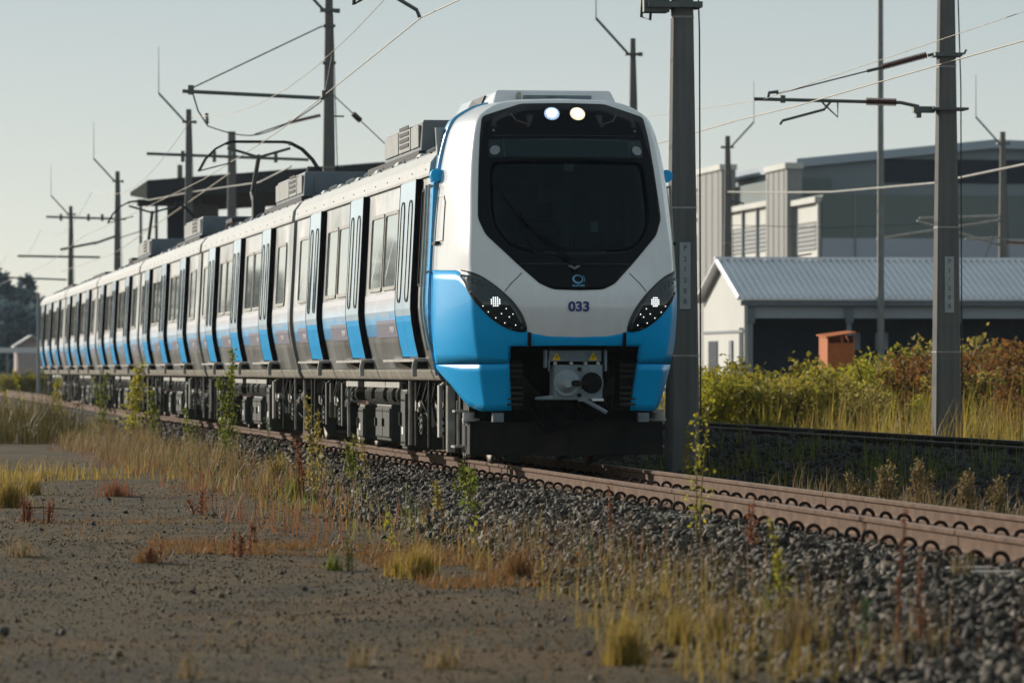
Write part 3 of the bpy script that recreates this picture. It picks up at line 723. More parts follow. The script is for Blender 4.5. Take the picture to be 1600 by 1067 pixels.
# the pantograph sits where the third carriage's roof unit would be: move that unit back
for ch in CARS[1].children:
    if ch.name.split('.')[0] in ('roof_unit', 'roof_skid'): ch.location.y += 2.6
for c in CARS[3:]:
    for ch in list(c.children):
        if ch.name.split('.')[0] == 'roof_unit':
            for g in list(ch.children): bpy.data.objects.remove(g)
            bpy.data.objects.remove(ch)
# closing wall of the last carriage
m = MB(); m.box(-1.2, 1.2, PITCH_-.28, PITCH_-.2, 1.0+RT, 3.6+RT); m.build('end_wall', WHITE, CARS[4])
# ------------------------------------------------------------------ cab carriage (local y = 0 at the nose, world y = 51)
Y1 = 51.0
car1 = tag(empty('train_carriage', (0, Y1, 0)), 'lead carriage of the train with the rounded blue and white cab front numbered 033', 'train carriage', 'carriages of the blue and white train')
D1 = (3.3, 8.95, 14.4); E1 = 18.72
build_body(car1, 2.42, E1, D1); fill_under(car1, 2.2, E1, (3.7, 15.4), 5)
build_ac(car1, 6.7, 10.6); roof_clutter(car1, 3.4, 18.0, rnd)

# nose surface: rows (height above rail, centre y, crease half width, crease y, rear half width)
TAB = np.array([
 (.60, .40, .94, .52, 1.17), (.90, .26, .99, .44, 1.27), (1.15, .12, 1.03, .36, 1.33), (1.45, -.06, 1.09, .31, 1.375), (1.80, -.12, 1.125, .30, 1.385), (2.25, .07, 1.135, .42, 1.37),
 (2.74, .27, 1.10, .60, 1.34), (3.30, .57, 1.06, .83, 1.28), (3.70, .80, 1.005, 1.00, 1.20), (3.92, .92, .945, 1.10, 1.11), (4.04, 1.00, .81, 1.17, .95), (4.10, 1.05, .66, 1.22, .81),
 (4.14, 1.20, .42, 1.32, .52), (4.15, 1.35, .05, 1.40, .08)])
def row(z):
    t = TAB[:, 0]; out = []
    for c in range(1, 5):
        v = TAB[:, c]; i = int(np.clip(np.searchsorted(t, z) - 1, 0, len(t)-2)); h = t[i+1]-t[i]; u = (z - t[i]) / h
        def sl(k):
            if k <= 0: return (v[1]-v[0])/(t[1]-t[0])
            if k >= len(t)-1: return (v[-1]-v[-2])/(t[-1]-t[-2])
            a = (v[k]-v[k-1])/(t[k]-t[k-1]); b = (v[k+1]-v[k])/(t[k+1]-t[k])
            return 0 if a*b <= 0 else 2*a*b/(a+b)
        m0, m1 = sl(i)*h, sl(i+1)*h
        out.append((2*u**3-3*u*u+1)*v[i] + (u**3-2*u*u+u)*m0 + (-2*u**3+3*u*u)*v[i+1] + (u**3-u*u)*m1)
    return out
YR = 2.0
def _S(p, z):
    yf, xc, yc, w = row(z); a = abs(p)
    if a <= 1: x = xc*a; y = yf + (yc-yf)*a*a
    elif a <= 2: q = a-1; x = xc + (w-xc)*(1-(1-q)**2); y = yc + (YR-yc)*q
    else: x = w + (sx(min(z,3.33)) - w)*min(1,(a-2)) if z < 3.3 else w; y = YR + (a-2)*.42
    return x, y
def S(p, z):
    """point on the nose, p = 0 centre .. 1 crease .. 2 rear edge, sign = side"""
    a = abs(p); e = .045
    if 1-e < a < 1+e:
        q = (a-(1-e))/(2*e); A = _S(1-e, z); B = _S(1, z); C = _S(1+e, z)
        x = (1-q)**2*A[0] + 2*q*(1-q)*B[0] + q*q*C[0]; y = (1-q)**2*A[1] + 2*q*(1-q)*B[1] + q*q*C[1]
    else: x, y = _S(a, z)
    return Vector((math.copysign(x, p) if p else 0.0, y, z + RT))
def SN(p, z):
    e = .004; z = min(z, 4.13)
    du = S(p+e, z) - S(p-e, z); dv = S(p, min(z+e, 4.15)) - S(p, z-e)
    n = du.cross(dv); n.normalize(); return n if n.y < .98 else Vector((0,-1,0))
def SO(p, z, o): return S(p, z) + SN(p, z)*o
def px_of(x, z): return math.copysign(abs(x)/row(z)[1], x)          # front facet only
PV = sorted(set([round(v, 4) for v in np.linspace(0, .95, 20)] + [.955,.965,.975,.985,.995,1.005,1.015,1.025,1.035,1.045] + [1.08,1.12,1.16,1.21,1.27,1.34,1.42,1.52,1.62,1.74,1.87,2.0]))
PV = [-v for v in reversed(PV) if v > 0] + PV
def zb(p):
    """height of the white / blue boundary"""
    a = abs(p)
    return float(np.interp(a, [0, .3, .48, .52, .7, .85, 1.0, 1.2, 1.24, 2], [1.44, 1.45, 1.485, 1.52, 1.70, 1.86, 2.0, 2.17, 2.19, 2.22]))
# outline of the black front mask and of the windscreen, (x, z) half outlines from top centre down
MASK_H = [(0,4.075),(.475,4.068),(.915,3.925),(.955,3.70),(.99,3.35),(1.02,2.95),(1.03,2.76),(.96,2.58),(.635,2.24),(.42,2.03),(.28,1.965),(0,1.955)]
WS_H = [(0,3.40),(.865,3.395),(.885,2.95),(.885,2.72),(.76,2.50),(.60,2.385),(0,2.375)]
def outline(h, r=.05, keep=()):
    pts = [(-x, z) for x, z in h[:0:-1] if x > 0] + list(h[:1]) + [q for q in h[1:]]
    pts = [q for i, q in enumerate(h)] + [(-x, z) for x, z in h[-2:0:-1]]
    out = []; n = len(pts)
    for i in range(n):
        a, b, c = Vector(pts[i-1]), Vector(pts[i]), Vector(pts[(i+1) % n])
        ra = min(r, (a-b).length*.45); rc = min(r, (c-b).length*.45)
        A = b + (a-b).normalized()*ra; C = b + (c-b).normalized()*rc
        for k in range(6):
            t = k/5; out.append(A*(1-t)**2 + b*2*t*(1-t) + C*t*t)
    dens = []; n = len(out)
    for i in range(n):
        a, b = out[i], out[(i+1) % n]; k = max(1, int((b-a).length/.08))
        for j in range(k): dens.append(a + (b-a)*j/k)
    return dens
def inside(pt, poly):
    x, y = pt; c = False; n = len(poly)
    for i in range(n):
        a, b = poly[i], poly[i-1]
        if (a[1] > y) != (b[1] > y) and x < (b[0]-a[0])*(y-a[1])/(b[1]-a[1])+a[0]: c = not c
    return c
MASK = outline(MASK_H, .045); WS = outline(WS_H, .09)
WSHOLE = [Vector(((q.x)*1.0, 2.9 + (q.y-2.9)*1.0)) for q in WS]
def nose_sheet(name, z_lo, z_hi, m, rows, hole=None, pv=PV, thick=.05, solid=True):
    mb = MB(); n = len(pv); vs = []; fs = []
    for r_ in range(rows+1):
        for p in pv:
            a, b = z_lo(p), z_hi(p); vs.append(S(p, a + (b-a)*r_/rows))
    for r_ in range(rows):
        for c in range(n-1):
            if hole is not None:
                k = [r_*n+c, r_*n+c+1, (r_+1)*n+c+1, (r_+1)*n+c]; ctr = sum((vs[i] for i in k), Vector())/4
                if abs(ctr.x) < 1.0 and ctr.y < 1.2 and inside((ctr.x, ctr.z-RT), hole): continue
            fs.append((r_*n+c, r_*n+c+1, (r_+1)*n+c+1, (r_+1)*n+c))
    mb.add(vs, fs, 0, True); o = mb.build(name, m, car1, fix=False)
    bm = bmesh.new(); bm.from_mesh(o.data); bm.normal_update()
    for v in [v for v in bm.verts if not v.link_faces]: bm.verts.remove(v)
    bm.to_mesh(o.data); bm.free()
    if solid:
        md = o.modifiers.new('thickness', 'SOLIDIFY'); md.thickness = thick; md.offset = -1
    return o
TOPZ = 4.149
# vertical rows: white shell, its top following the roof curve
def pb(z):
    """where the white cab front ends and the bare side panel begins"""
    return float(np.interp(z, [2.1, 2.25, 2.75, 3.1, 4.2], [1.225, 1.23, 1.38, 1.46, 1.50]))
def nose_white():
    zs_rel = np.concatenate([np.linspace(0, .62, 26), np.linspace(.64, .9, 14), np.linspace(.91, 1, 16)])
    mb = MB(); n = len(PV); vs = []; fs = []; ms = []
    for t in zs_rel:
        for p in PV:
            a = abs(p); z = zb(p) + (TOPZ-zb(p))*t; q = pb(z)
            if 1.21 < a <= 1.52: a = 1.21 + (a-1.21)*(q-1.21)/.31
            elif a > 1.52: a = q + (a-1.52)*(2-q)/.48
            z = zb(a) + (TOPZ-zb(a))*t; vs.append(S(math.copysign(a, p) if p else 0.0, z))
    for r_ in range(len(zs_rel)-1):
        for c in range(n-1):
            k = [r_*n+c, r_*n+c+1, (r_+1)*n+c+1, (r_+1)*n+c]; ctr = sum((vs[i] for i in k), Vector())/4
            if ctr.y < 1.3 and inside((ctr.x, ctr.z-RT), HOLE): continue
            fs.append(tuple(k)); ms.append(0 if min(abs(PV[c]), abs(PV[c+1])) < 1.515 else (2 if ctr.z-RT > 3.08 else 1))
    mb.add(vs, fs, 0, True); mb.m = ms; return mb.build('cab_shell', [WHITE, BARE, BALE], car1, fix=False)
HOLE = [Vector(((q.x)*1.0, 2.9 + (q.y-2.9)*1.0)) for q in WS]
def nose_sheet(name, z_lo, z_hi, m, rows, hole=None, pv=PV, thick=.05, solid=True):
    mb = MB(); n = len(pv); vs = []; fs = []
    for r_ in range(rows+1):
        for p in pv:
            a, b = z_lo(p), z_hi(p); vs.append(S(p, a + (b-a)*r_/rows))
    for r_ in range(rows):
        for c in range(n-1):
            if hole is not None:
                k = [r_*n+c, r_*n+c+1, (r_+1)*n+c+1, (r_+1)*n+c]; ctr = sum((vs[i] for i in k), Vector())/4
                if abs(ctr.x) < 1.0 and ctr.y < 1.2 and inside((ctr.x, ctr.z-RT), hole): continue
            fs.append((r_*n+c, r_*n+c+1, (r_+1)*n+c+1, (r_+1)*n+c))
    mb.add(vs, fs, 0, True); o = mb.build(name, m, car1, fix=False)
    bm = bmesh.new(); bm.from_mesh(o.data); bm.normal_update()
    for v in [v for v in bm.verts if not v.link_faces]: bm.verts.remove(v)
    bm.to_mesh(o.data); bm.free()
    if solid:
        md = o.modifiers.new('thickness', 'SOLIDIFY'); md.thickness = thick; md.offset = -1
    return o
TOPZ = 4.149
# vertical rows: white shell, its top following the roof curve
def nose_white():
    zs_rel = np.concatenate([np.linspace(0, .62, 26), np.linspace(.64, .9, 14), np.linspace(.91, 1, 16)])
    mb = MB(); n = len(PV); vs = []; fs = []
    for t in zs_rel:
        for p in PV: a = zb(p); vs.append(S(p, a + (TOPZ-a)*t))
    for r_ in range(len(zs_rel)-1):
        for c in range(n-1):
            k = [r_*n+c, r_*n+c+1, (r_+1)*n+c+1, (r_+1)*n+c]; ctr = sum((vs[i] for i in k), Vector())/4
            if ctr.y < 1.3 and inside((ctr.x, ctr.z-RT), HOLE): continue
            fs.append(tuple(k))
    mb.add(vs, fs, 0, True); return mb.build('cab_shell', WHITE, car1, fix=False)
HOLE = [Vector((q.x*1.03, 2.9+(q.y-2.9)*1.05)) for q in WS]
nose_white()
ZOP = 1.325; POP = .71
PVN = sorted(set(PV) | {s*q for s in (-1, 1) for q in (POP-.002, POP+.002)})
nose_sheet('nose_panel', lambda p: ZOP + .02*(1-abs(p)/2) if abs(p) < POP else 1.148, lambda p: zb(p)-.003, BLUE, 9, pv=PVN)
def leg_lo(p):
    a = abs(p); return float(np.interp(a, [POP, .95, 1.1, 1.35, 1.6, 2.0], [.625, .62, .615, .68, .90, 1.10]))
for s in (-1, 1):
    pv = sorted([s*v for v in [POP, .78, .85, .91] + [q for q in PV if q > .95]])
    nose_sheet('corner_skirt', leg_lo, lambda p: max(1.136, leg_lo(p)+.012), BLUE, 6, pv=pv, thick=.06)
# panel joint under the white: dark gap line each side
# rear band of the cab (light blue) with a seam in front of it
def cab_band():
    mb = MB(); zs = np.concatenate([np.linspace(1.02, 3.3, 22), np.linspace(3.35, 4.149, 22)]); vs = []; fs = []
    pv = [-3.0, -2.5, -2.02, 2.02, 2.5, 3.0]
    def P(p, z):
        s = 1 if p > 0 else -1; q = abs(p)-2; w = row(z)[3]
        x = w + (sx(min(z, 3.3)) - w)*q if z < 3.2 else w - .0*q
        return Vector((s*x, YR + .012 + .40*q, z+RT))
    for z in zs:
        for p in pv: vs.append(P(p, z))
    n = 6
    for r_ in range(len(zs)-1):
        for c in (0, 1, 3, 4): fs.append((r_*n+c, r_*n+c+1, (r_+1)*n+c+1, (r_+1)*n+c))
    mb.add(vs, fs, 0, True)
    k = (len(zs)-1)*n; mb.add([vs[k+i] for i in range(6)], [(0,1,4,5),(1,2,3,4)])
    o = mb.build('cab_rear_band', MATS['cab_band_blue'], car1, fix=False)
    md = o.modifiers.new('thickness', 'SOLIDIFY'); md.thickness = .05; md.offset = 0
    w = MB(); pr = [(-row(z)[3]+.03, z+RT) for z in zs] + [(row(z)[3]-.03, z+RT) for z in zs[::-1]]
    w.extrude_y(pr, YR+.36, YR+.40); w.build('cab_back_wall', DARK, car1)
mat('cab_band_blue', (.10, .42, .72), .25, var=.04, coat=.6)
cab_band()

def patch(name, poly, o, m, parent, xz=True, rings=7, skirt=.012, zc=None):
    """closed outline laid on the nose, o metres proud, filled with rings toward its middle and given an edge"""
    n = len(poly); c = sum((Vector(q) for q in poly), Vector((0,0)))/n
    if zc is not None: c = Vector(zc)
    mb = MB(); vs = []; fs = []
    def P(q, off):
        p = px_of(q[0], q[1]) if xz else q[0]
        return SO(p, q[1], off)
    vs += [P(q, o-skirt) for q in poly]
    for r_ in range(rings):
        t = 1 - r_/rings; vs += [P(c + (Vector(q)-c)*t, o) for q in poly]
    for r_ in range(rings):
        for j in range(n): k = (j+1) % n; fs.append((r_*n+j, r_*n+k, (r_+1)*n+k, (r_+1)*n+j))
    vs.append(P(c, o)); e = len(vs)-1
    for j in range(n): fs.append((rings*n+j, rings*n+(j+1) % n, e))
    mb.add(vs, fs, 0, True); ob = mb.build(name, m, parent); return ob
def ring_patch(name, outer, inner, o, m, parent, steps=6, skirt=.014):
    """band between two outlines, both sampled by angle round their common middle"""
    c = Vector((0, 2.95)); K = 160
    def hit(poly, a):
        d = Vector((math.cos(a), math.sin(a))); best = None; n = len(poly)
        for i in range(n):
            A = poly[i]-c; B = poly[(i+1) % n]-c; e = B-A; den = d.x*e.y - d.y*e.x
            if abs(den) < 1e-9: continue
            t = (A.x*e.y - A.y*e.x)/den; u = (A.x*d.y - A.y*d.x)/den
            if t > 0 and -1e-6 <= u <= 1+1e-6: best = t if best is None else max(best, t)
        return c + d*best
    an = sorted([math.atan2(q.y-c.y, q.x-c.x) for q in outer] + [math.atan2(q.y-c.y, q.x-c.x) for q in inner])
    K = len(an); vs = []; fs = []; ou = [hit(outer, a) for a in an]; inn = [hit(inner, a) for a in an]
    P = lambda q, off: SO(px_of(q.x, q.y), q.y, off)
    vs += [P(q, o-skirt) for q in ou]
    for s_ in range(steps+1):
        t = s_/steps; vs += [P(a+(b-a)*t, o) for a, b in zip(ou, inn)]
    vs += [P(q, o-.05) for q in inn]
    for s_ in range(steps+2):
        for j in range(K): k = (j+1) % K; fs.append((s_*K+j, s_*K+k, (s_+1)*K+k, (s_+1)*K+j))
    mb = MB(); mb.add(vs, fs, 0, True); return mb.build(name, m, parent)
mask = ring_patch('front_mask', MASK, WS, .010, BLACK, car1)
# windscreen: real tinted glass, the driver's cab lies behind it
gm = bpy.data.materials.new('tinted_windscreen'); gm.use_nodes = True
t_ = gm.node_tree; bs = t_.nodes['Principled BSDF']; bs.inputs['Base Color'].default_value = (.004,.014,.02,1); bs.inputs['Roughness'].default_value = .03; bs.inputs['Specular IOR Level'].default_value = .3
tr = t_.nodes.new('ShaderNodeBsdfTransparent'); tr.inputs[0].default_value = (.42,.60,.62,1); mx = t_.nodes.new('ShaderNodeMixShader'); mx.inputs[0].default_value = .60
t_.links.new(bs.outputs[0], mx.inputs[1]); t_.links.new(tr.outputs[0], mx.inputs[2]); t_.links.new(mx.outputs[0], t_.nodes['Material Output'].inputs[0])
wsc = patch('windscreen', [Vector((q.x*1.004, 2.9+(q.y-2.9)*1.004)) for q in WS], .003, gm, car1, skirt=.002)
# destination display behind the upper glass band, marker lamps beside it
DISP = outline([(0,3.665),(.86,3.655),(.875,3.445),(0,3.44)], .03)
ds = patch('destination_display', DISP, .014, mat('display_glass', (.009,.024,.030), .18, var=.05, spec=.2), car1, rings=4, skirt=.006)
tb = MB(); tb.tube([SO(px_of(x, 3.70), 3.70, .012) for x in np.linspace(-.80, .80, 17)], .003, 5)
tb.tube([SO(px_of(-.70, z), z, .0155) for z in (3.45, 3.66)], .004, 4); tb.tube([SO(px_of(.70, z), z, .0155) for z in (3.45, 3.66)], .004, 4)
tb.build('display_rim', mat('mask_rim', (.03,.045,.05), .3), car1)
def disc_on(x, z, r, o, m, parent, name, n=20, p=None, t=.008):
    p = px_of(x, z) if p is None else p; c = S(p, z); nn = SN(p, z)
    q = MB(); q.tube([c + nn*(o-t), c + nn*o], r, n); return q.build(name, m, parent)
LEDW = emis('lamp_warm_white', (1.0, .84, .58), .55); LEDC = emis('lamp_cool_white', (.55, .72, 1.0), .34); LEDX = emis('lamp_core_white', (1.0, .98, .92), 6.0); LEDS = emis('led_white', (.95, 1.0, 1.0), 1.3)
LENS = mat('lamp_lens_grey', (.20, .24, .25), .25, var=.3, scale=60, coat=.4)
for x, mm in ((-.145, LEDC), (.145, LEDW)):
    b_ = disc_on(x, 3.945, .105, .016, BLACK, car1, 'headlight'); disc_on(x, 3.945, .086, .024, mm, b_, 'lamp'); disc_on(x, 3.95, .052, .030, LEDX, b_, 'lamp_core')
for s in (-1, 1):
    disc_on(s*.80, 3.53, .058, .02, LENS, car1, 'marker_lamp')
    w = MB(); q = [SO(px_of(s*x, z), z, .013) for x, z in ((.35,3.93),(.40,3.80),(.82,3.80),(.80,3.90),(.66,3.965))]
    w.add(q, [(0,1,2,3,4)]); w.build('upper_lamp_window', mat('dark_smoked_cover', (.018,.02,.024), .2, var=.1), car1, fix=False)
    b_ = MB(); b_.tube([SO(px_of(s*.43, 3.83), 3.83, .015), SO(px_of(s*.55, 3.87), 3.87, .015), SO(px_of(s*.60, 3.95), 3.95, .015)], .008, 5); b_.build('lamp_trim', mat('trim_brown', (.10,.075,.05), .4), car1)
    disc_on(s*.80, 3.76, .014, .016, LENS, car1, 'camera_lens', 10)

# almond headlamp clusters
HL = [(1.21,2.20),(1.08,2.185),(.95,2.15),(.82,2.05),(.685,1.91),(.59,1.78),(.53,1.655),(.50,1.52),(.53,1.495),(.62,1.505),(.72,1.545),(.84,1.645),(.95,1.79),(1.04,1.93),(1.12,2.07)]
def smooth_poly(p, it=2):
    for _ in range(it):
        q = []
        for i in range(len(p)):
            a, b = Vector(p[i]), Vector(p[(i+1) % len(p)]); q += [a*.75+b*.25, a*.25+b*.75]
        p = q
    return [Vector(v) for v in p]
HOUS = mat('lamp_housing', (.012,.014,.017), .35, var=.1); HG = mat('lamp_cover', (.010,.020,.026), .06, var=.05, coat=.5)
for s in (-1, 1):
    poly = smooth_poly([(s*p, z) for p, z in HL])
    lamp = patch('headlamp', poly, .014, HOUS, car1, xz=False, rings=6, skirt=.03)
    c = Vector((s*.79, 1.83)); patch('lamp_cover', [c + (q-c)*.86 for q in poly], .019, HG, lamp, xz=False, rings=5, skirt=.006)
    led = MB()
    def dot(p, z, r, st=led):
        a = S(p, z); nn = SN(p, z); st.tube([a+nn*.017, a+nn*.025], r, 8)
    k = 0
    for i in range(-2, 3):
        for j in range(-2, 3):
            if i*i+j*j <= 5: dot(s*(.785+i*.0185), 1.83+j*.0215, .0070)
    led.build('led_cluster', LEDS, lamp)
    for p, z in ((.90,1.785),(.855,1.72),(.79,1.655),(.71,1.60),(.61,1.575),(.735,1.70),(.665,1.665),(.69,1.755),(.63,1.695)):
        l2 = MB(); dot(s*p, z, .0052, l2); l2.build('led_lamp', LEDS, lamp)
    un = MB()
    for i in range(5):
        for j in range(2): dot(s*(.86+i*.045), 1.94+i*.035+j*.035*(1 if i < 4 else .5), .011, un)
    for p, z in ((1.15,2.13),(1.02,1.93),(.555,1.545),(.66,1.54)): dot(s*p, z, .014, un)
    un.build('unlit_led_row', mat('led_off', (.07,.085,.095), .3), lamp)

# fleet number, maker's emblem
def decal(s_, name, size, m, z, x=0.0, off=.004, bold=.0, parent=car1, sxs=1.0):
    p = px_of(x, z) if x else 0.0; c = SO(p, z, off); n = SN(p, z)
    o = text_obj(s_, name, size, m, parent, c, (0,0,0), .002, bold, sxs)
    o.rotation_euler = (math.atan2(-n.y, n.z), 0, 0); return o
decal('033', 'fleet_number', .146, NAVY, 1.772, off=.006, bold=.005, sxs=1.10)
em = decal('ALSTOM', 'maker_name', .036, LOGO, 2.0, off=.014, bold=.0006)
lg = MB(); c0 = SO(0, 2.072, .014); n0 = SN(0, 2.072); up = Vector((0, -n0.z, n0.y)) * -1 if n0.y > 0 else Vector((0, -n0.z, -n0.y)); up = Vector((0,1,0)).cross(Vector((1,0,0))) * 0 + Vector((0, n0.z, -n0.y)); up.normalize()
if up.z < 0: up = -up
K = 40; vo = []; 
for j in range(K):
    a = 2*math.pi*j/K; w = .010 + .012*(.5+.5*math.cos(a - R(215)))
    for r_ in (.060, .060 - w): vo.append(c0 + Vector((1,0,0))*math.cos(a)*r_ + up*math.sin(a)*r_*.92)
lg.add(vo, [(2*j, 2*((j+1) % K), 2*((j+1) % K)+1, 2*j+1) for j in range(K)])
ar = [c0 + Vector((1,0,0))*math.cos(R(a))*r_ + up*math.sin(R(a))*r_ for a in range(-28, 40, 8) for r_ in (.078, .073)]
lg.add(ar, [(2*j, 2*j+2, 2*j+3, 2*j+1) for j in range(len(ar)//2-1)])
lg.build('maker_emblem', LOGO, car1, fix=False)
# mask crease line under the windscreen
tb = MB(); tb.tube([SO(px_of(x, 2.245), 2.245, .011) for x in np.linspace(-.62, .62, 13)], .004, 5); tb.build('mask_seam', MATS['mask_rim'], car1)
# shell seams from the lamp to the mask, and hood gaps
for s in (-1, 1):
    sm = MB(); sm.tube([SO(s*p, z, .0015) for p, z in ((.70,1.945),(.64,2.03),(.575,2.10),(.53,2.15))], .005, 5); sm.build('shell_seam', DARK, car1)
    sm = MB(); sm.box(-.018, .018, -.03, .02, -.09, .07); o = sm.build('hood_gap', RUBBER, car1); a = S(s*.49, 1.42); o.location = a

# wiper
wp = MB(); P_ = lambda x, z, o=.055: SO(px_of(x, z), z, o)
wp.tube([P_(-.06,2.24,.03), P_(-.34,2.50), P_(-.60,2.78)], .014, 6); wp.tube([P_(-.02,2.24,.03), P_(-.28,2.50), P_(-.585,2.74)], .010, 6)
wp.tube([P_(-.60,2.78), P_(-.71,2.95), P_(-.83,3.15,.04)], .013, 6); wp.tube([P_(-.60,2.80), P_(-.56,2.60), P_(-.44,2.34,.04)], .012, 6)
wp.tube([P_(-.62,2.80), P_(-.58,2.76)], .035, 8)
wp.tube([P_(-.06,2.24,.0), P_(-.06,2.24,.05)], .04, 10); wp.tube([P_(.02,2.24,.0), P_(.02,2.24,.05)], .035, 10)
wp.build('wiper', RUBBER, car1)
wk = MB(); wk.tube([P_(-.09,2.22,.03), P_(-.03,2.17,.05), P_(.03,2.22,.03)], .016, 6); wk.build('wiper_motor_cover', COUPL, car1)

# the driver's cab behind the glass
IN = mat('cab_lining', (.16,.21,.22), .7, var=.08); IND = mat('cab_dark_plastic', (.02,.022,.025), .6)
m = MB(); m.box(-.98,.98,1.93,1.97,1.45+RT,3.85+RT); m.box(-.98,-.95,1.1,1.93,2.2+RT,3.7+RT); m.box(.95,.98,1.1,1.93,2.2+RT,3.7+RT); m.box(-.92,.92,1.16,1.93,3.66+RT,3.7+RT); m.build('cab_lining', IN, car1)
m = MB(); m.hexa([(-.7,.35,1.7+RT),(.7,.35,1.7+RT),(.9,1.15,1.7+RT),(-.9,1.15,1.7+RT),(-.62,.36,2.33+RT),(.62,.36,2.33+RT),(.9,1.0,2.47+RT),(-.9,1.0,2.47+RT)]); m.box(-.5,-.05,.95,1.02,2.47+RT,2.68+RT); m.box(.1,.45,.9,.97,2.46+RT,2.62+RT); m.build('driver_desk', IND, car1)
m = MB(); m.box(-.36,.02,1.45,1.58,2.1+RT,2.78+RT); m.box(-.29,-.05,1.46,1.56,2.80+RT,2.98+RT); m.box(-.38,.04,1.2,1.6,1.95+RT,2.1+RT); m.build('driver_seat', IND, car1, bevel=.04)
m = MB(); m.box(.2,.85,1.915,1.93,1.6+RT,3.45+RT); m.box(-.75,-.15,1.915,1.93,2.5+RT,3.2+RT); m.build('bulkhead_panel', mat('bulkhead_grey', (.10,.15,.16), .5), car1)
m = MB(); m.box(.45,.54,1.90,1.915,2.66+RT,2.78+RT); m.build('notice', LETTER, car1)
m = MB(); a = SO(0,3.36,-.02); m.box(-.055,.055,a.y,a.y+.03,3.30+RT,3.38+RT); m.build('camera', mat('camera_grey', (.25,.27,.28), .5), car1)

# cab side: mirror bracket, grab rails, hatch
for s in (-1, 1):
    w = 1.315
    b_ = MB(); z = 3.30+RT
    b_.hexa([(s*(w-.06),2.36,z-.10),(s*(w-.06),2.0,z-.10),(s*(w+.05),1.96,z-.06),(s*(w+.03),2.38,z-.06),(s*(w-.06),2.36,z+.05),(s*(w-.06),2.0,z+.05),(s*(w+.06),1.95,z+.06),(s*(w+.03),2.38,z+.03)])
    b_.tube([(s*(w+.01),1.86,z),(s*(w+.01),2.02,z)], .075, 12); b_.build('mirror_camera', BLUE, car1, bevel=.012)
    ch = MB()
    zs = np.linspace(1.06, 3.22, 18)
    o1 = [(s*(sx(q)+.004), q+RT) for q in zs]; o2 = [(s*(sx(q)+.028), q+RT) for q in zs[::-1]]
    ch.extrude_y(o1 + o2, 2.02, 2.20); ch.build('door_channel', BLUE, car1)
    for yy, r_, mm in ((2.28,.016,PIPE), (2.02,.014,PIPE)):
        g = MB(); g.tube([(s*(sx(q)+.075), yy, q+RT) for q in np.linspace(1.30, 3.20, 16)], r_, 8)
        for q in (1.32, 2.2, 3.18): g.tube([(s*(sx(q)+.0), yy, q+RT), (s*(sx(q)+.075), yy, q+RT)], r_, 6)
        g.build('grab_rail', mm, car1)
    # slim side hatch outline
    hh = MB(); pl = [(1.60,2.54),(1.60,2.98),(1.66,3.05),(1.90,3.05),(1.90,2.54)]
    hh.tube([SO(s*y, z, .004) for y, z in pl + pl[:1]], .007, 5); hh.box(0,0,0,0,0,0); hh.build('side_hatch', MATS['trim_brown'], car1)
    hb = MB(); a = SO(s*1.82, 2.52, .01); hb.box(a.x-.03, a.x+.03, a.y-.16, a.y+.16, a.z-.02, a.z+.015); hb.build('hatch_latch', DARK, car1)
    # dark cab side window beside the first door
    side_window(s, 2.62, 3.16, 2.05, 3.18, .06, .003, .03, car1, RUBBER)
# roof cowl above the cab
cw = MB(); z = RT
cw.hexa([(-.74,1.60,4.04+z),(.74,1.60,4.04+z),(.90,4.6,3.9+z),(-.90,4.6,3.9+z),(-.66,1.78,4.27+z),(.66,1.78,4.27+z),(.70,4.4,4.28+z),(-.70,4.4,4.28+z)])
cw_o = cw.build('roof_cowl', WHITE, car1, bevel=.03)
for s in (-1, 1):
    v = MB(); v.hexa([(s*.74,2.4,4.12+z),(s*.76,2.4,4.12+z),(s*.80,3.4,4.10+z),(s*.78,3.4,4.10+z),(s*.69,2.4,4.24+z),(s*.71,2.4,4.24+z),(s*.72,3.4,4.24+z),(s*.70,3.4,4.24+z)]); v.build('vent', DARK, cw_o)
v = MB(); v.box(-.36, .42, 1.655, 1.70, 4.165+z, 4.205+z); v.build('front_slot', COUPL, cw_o)
v = MB(); v.tube([(-.42,1.66,4.14+z),(-.42,1.66,4.24+z)], .03, 8); v.build('horn', PIPE, cw_o)
v = MB(); v.tube([(-1.24,2.30,3.62+z),(-1.24,2.30,3.86+z)], .045, 8, r2=.06); v.box(-1.28,-1.2,2.24,2.36,3.55+z,3.66+z); v.build('antenna', ROOFPANEL, car1)

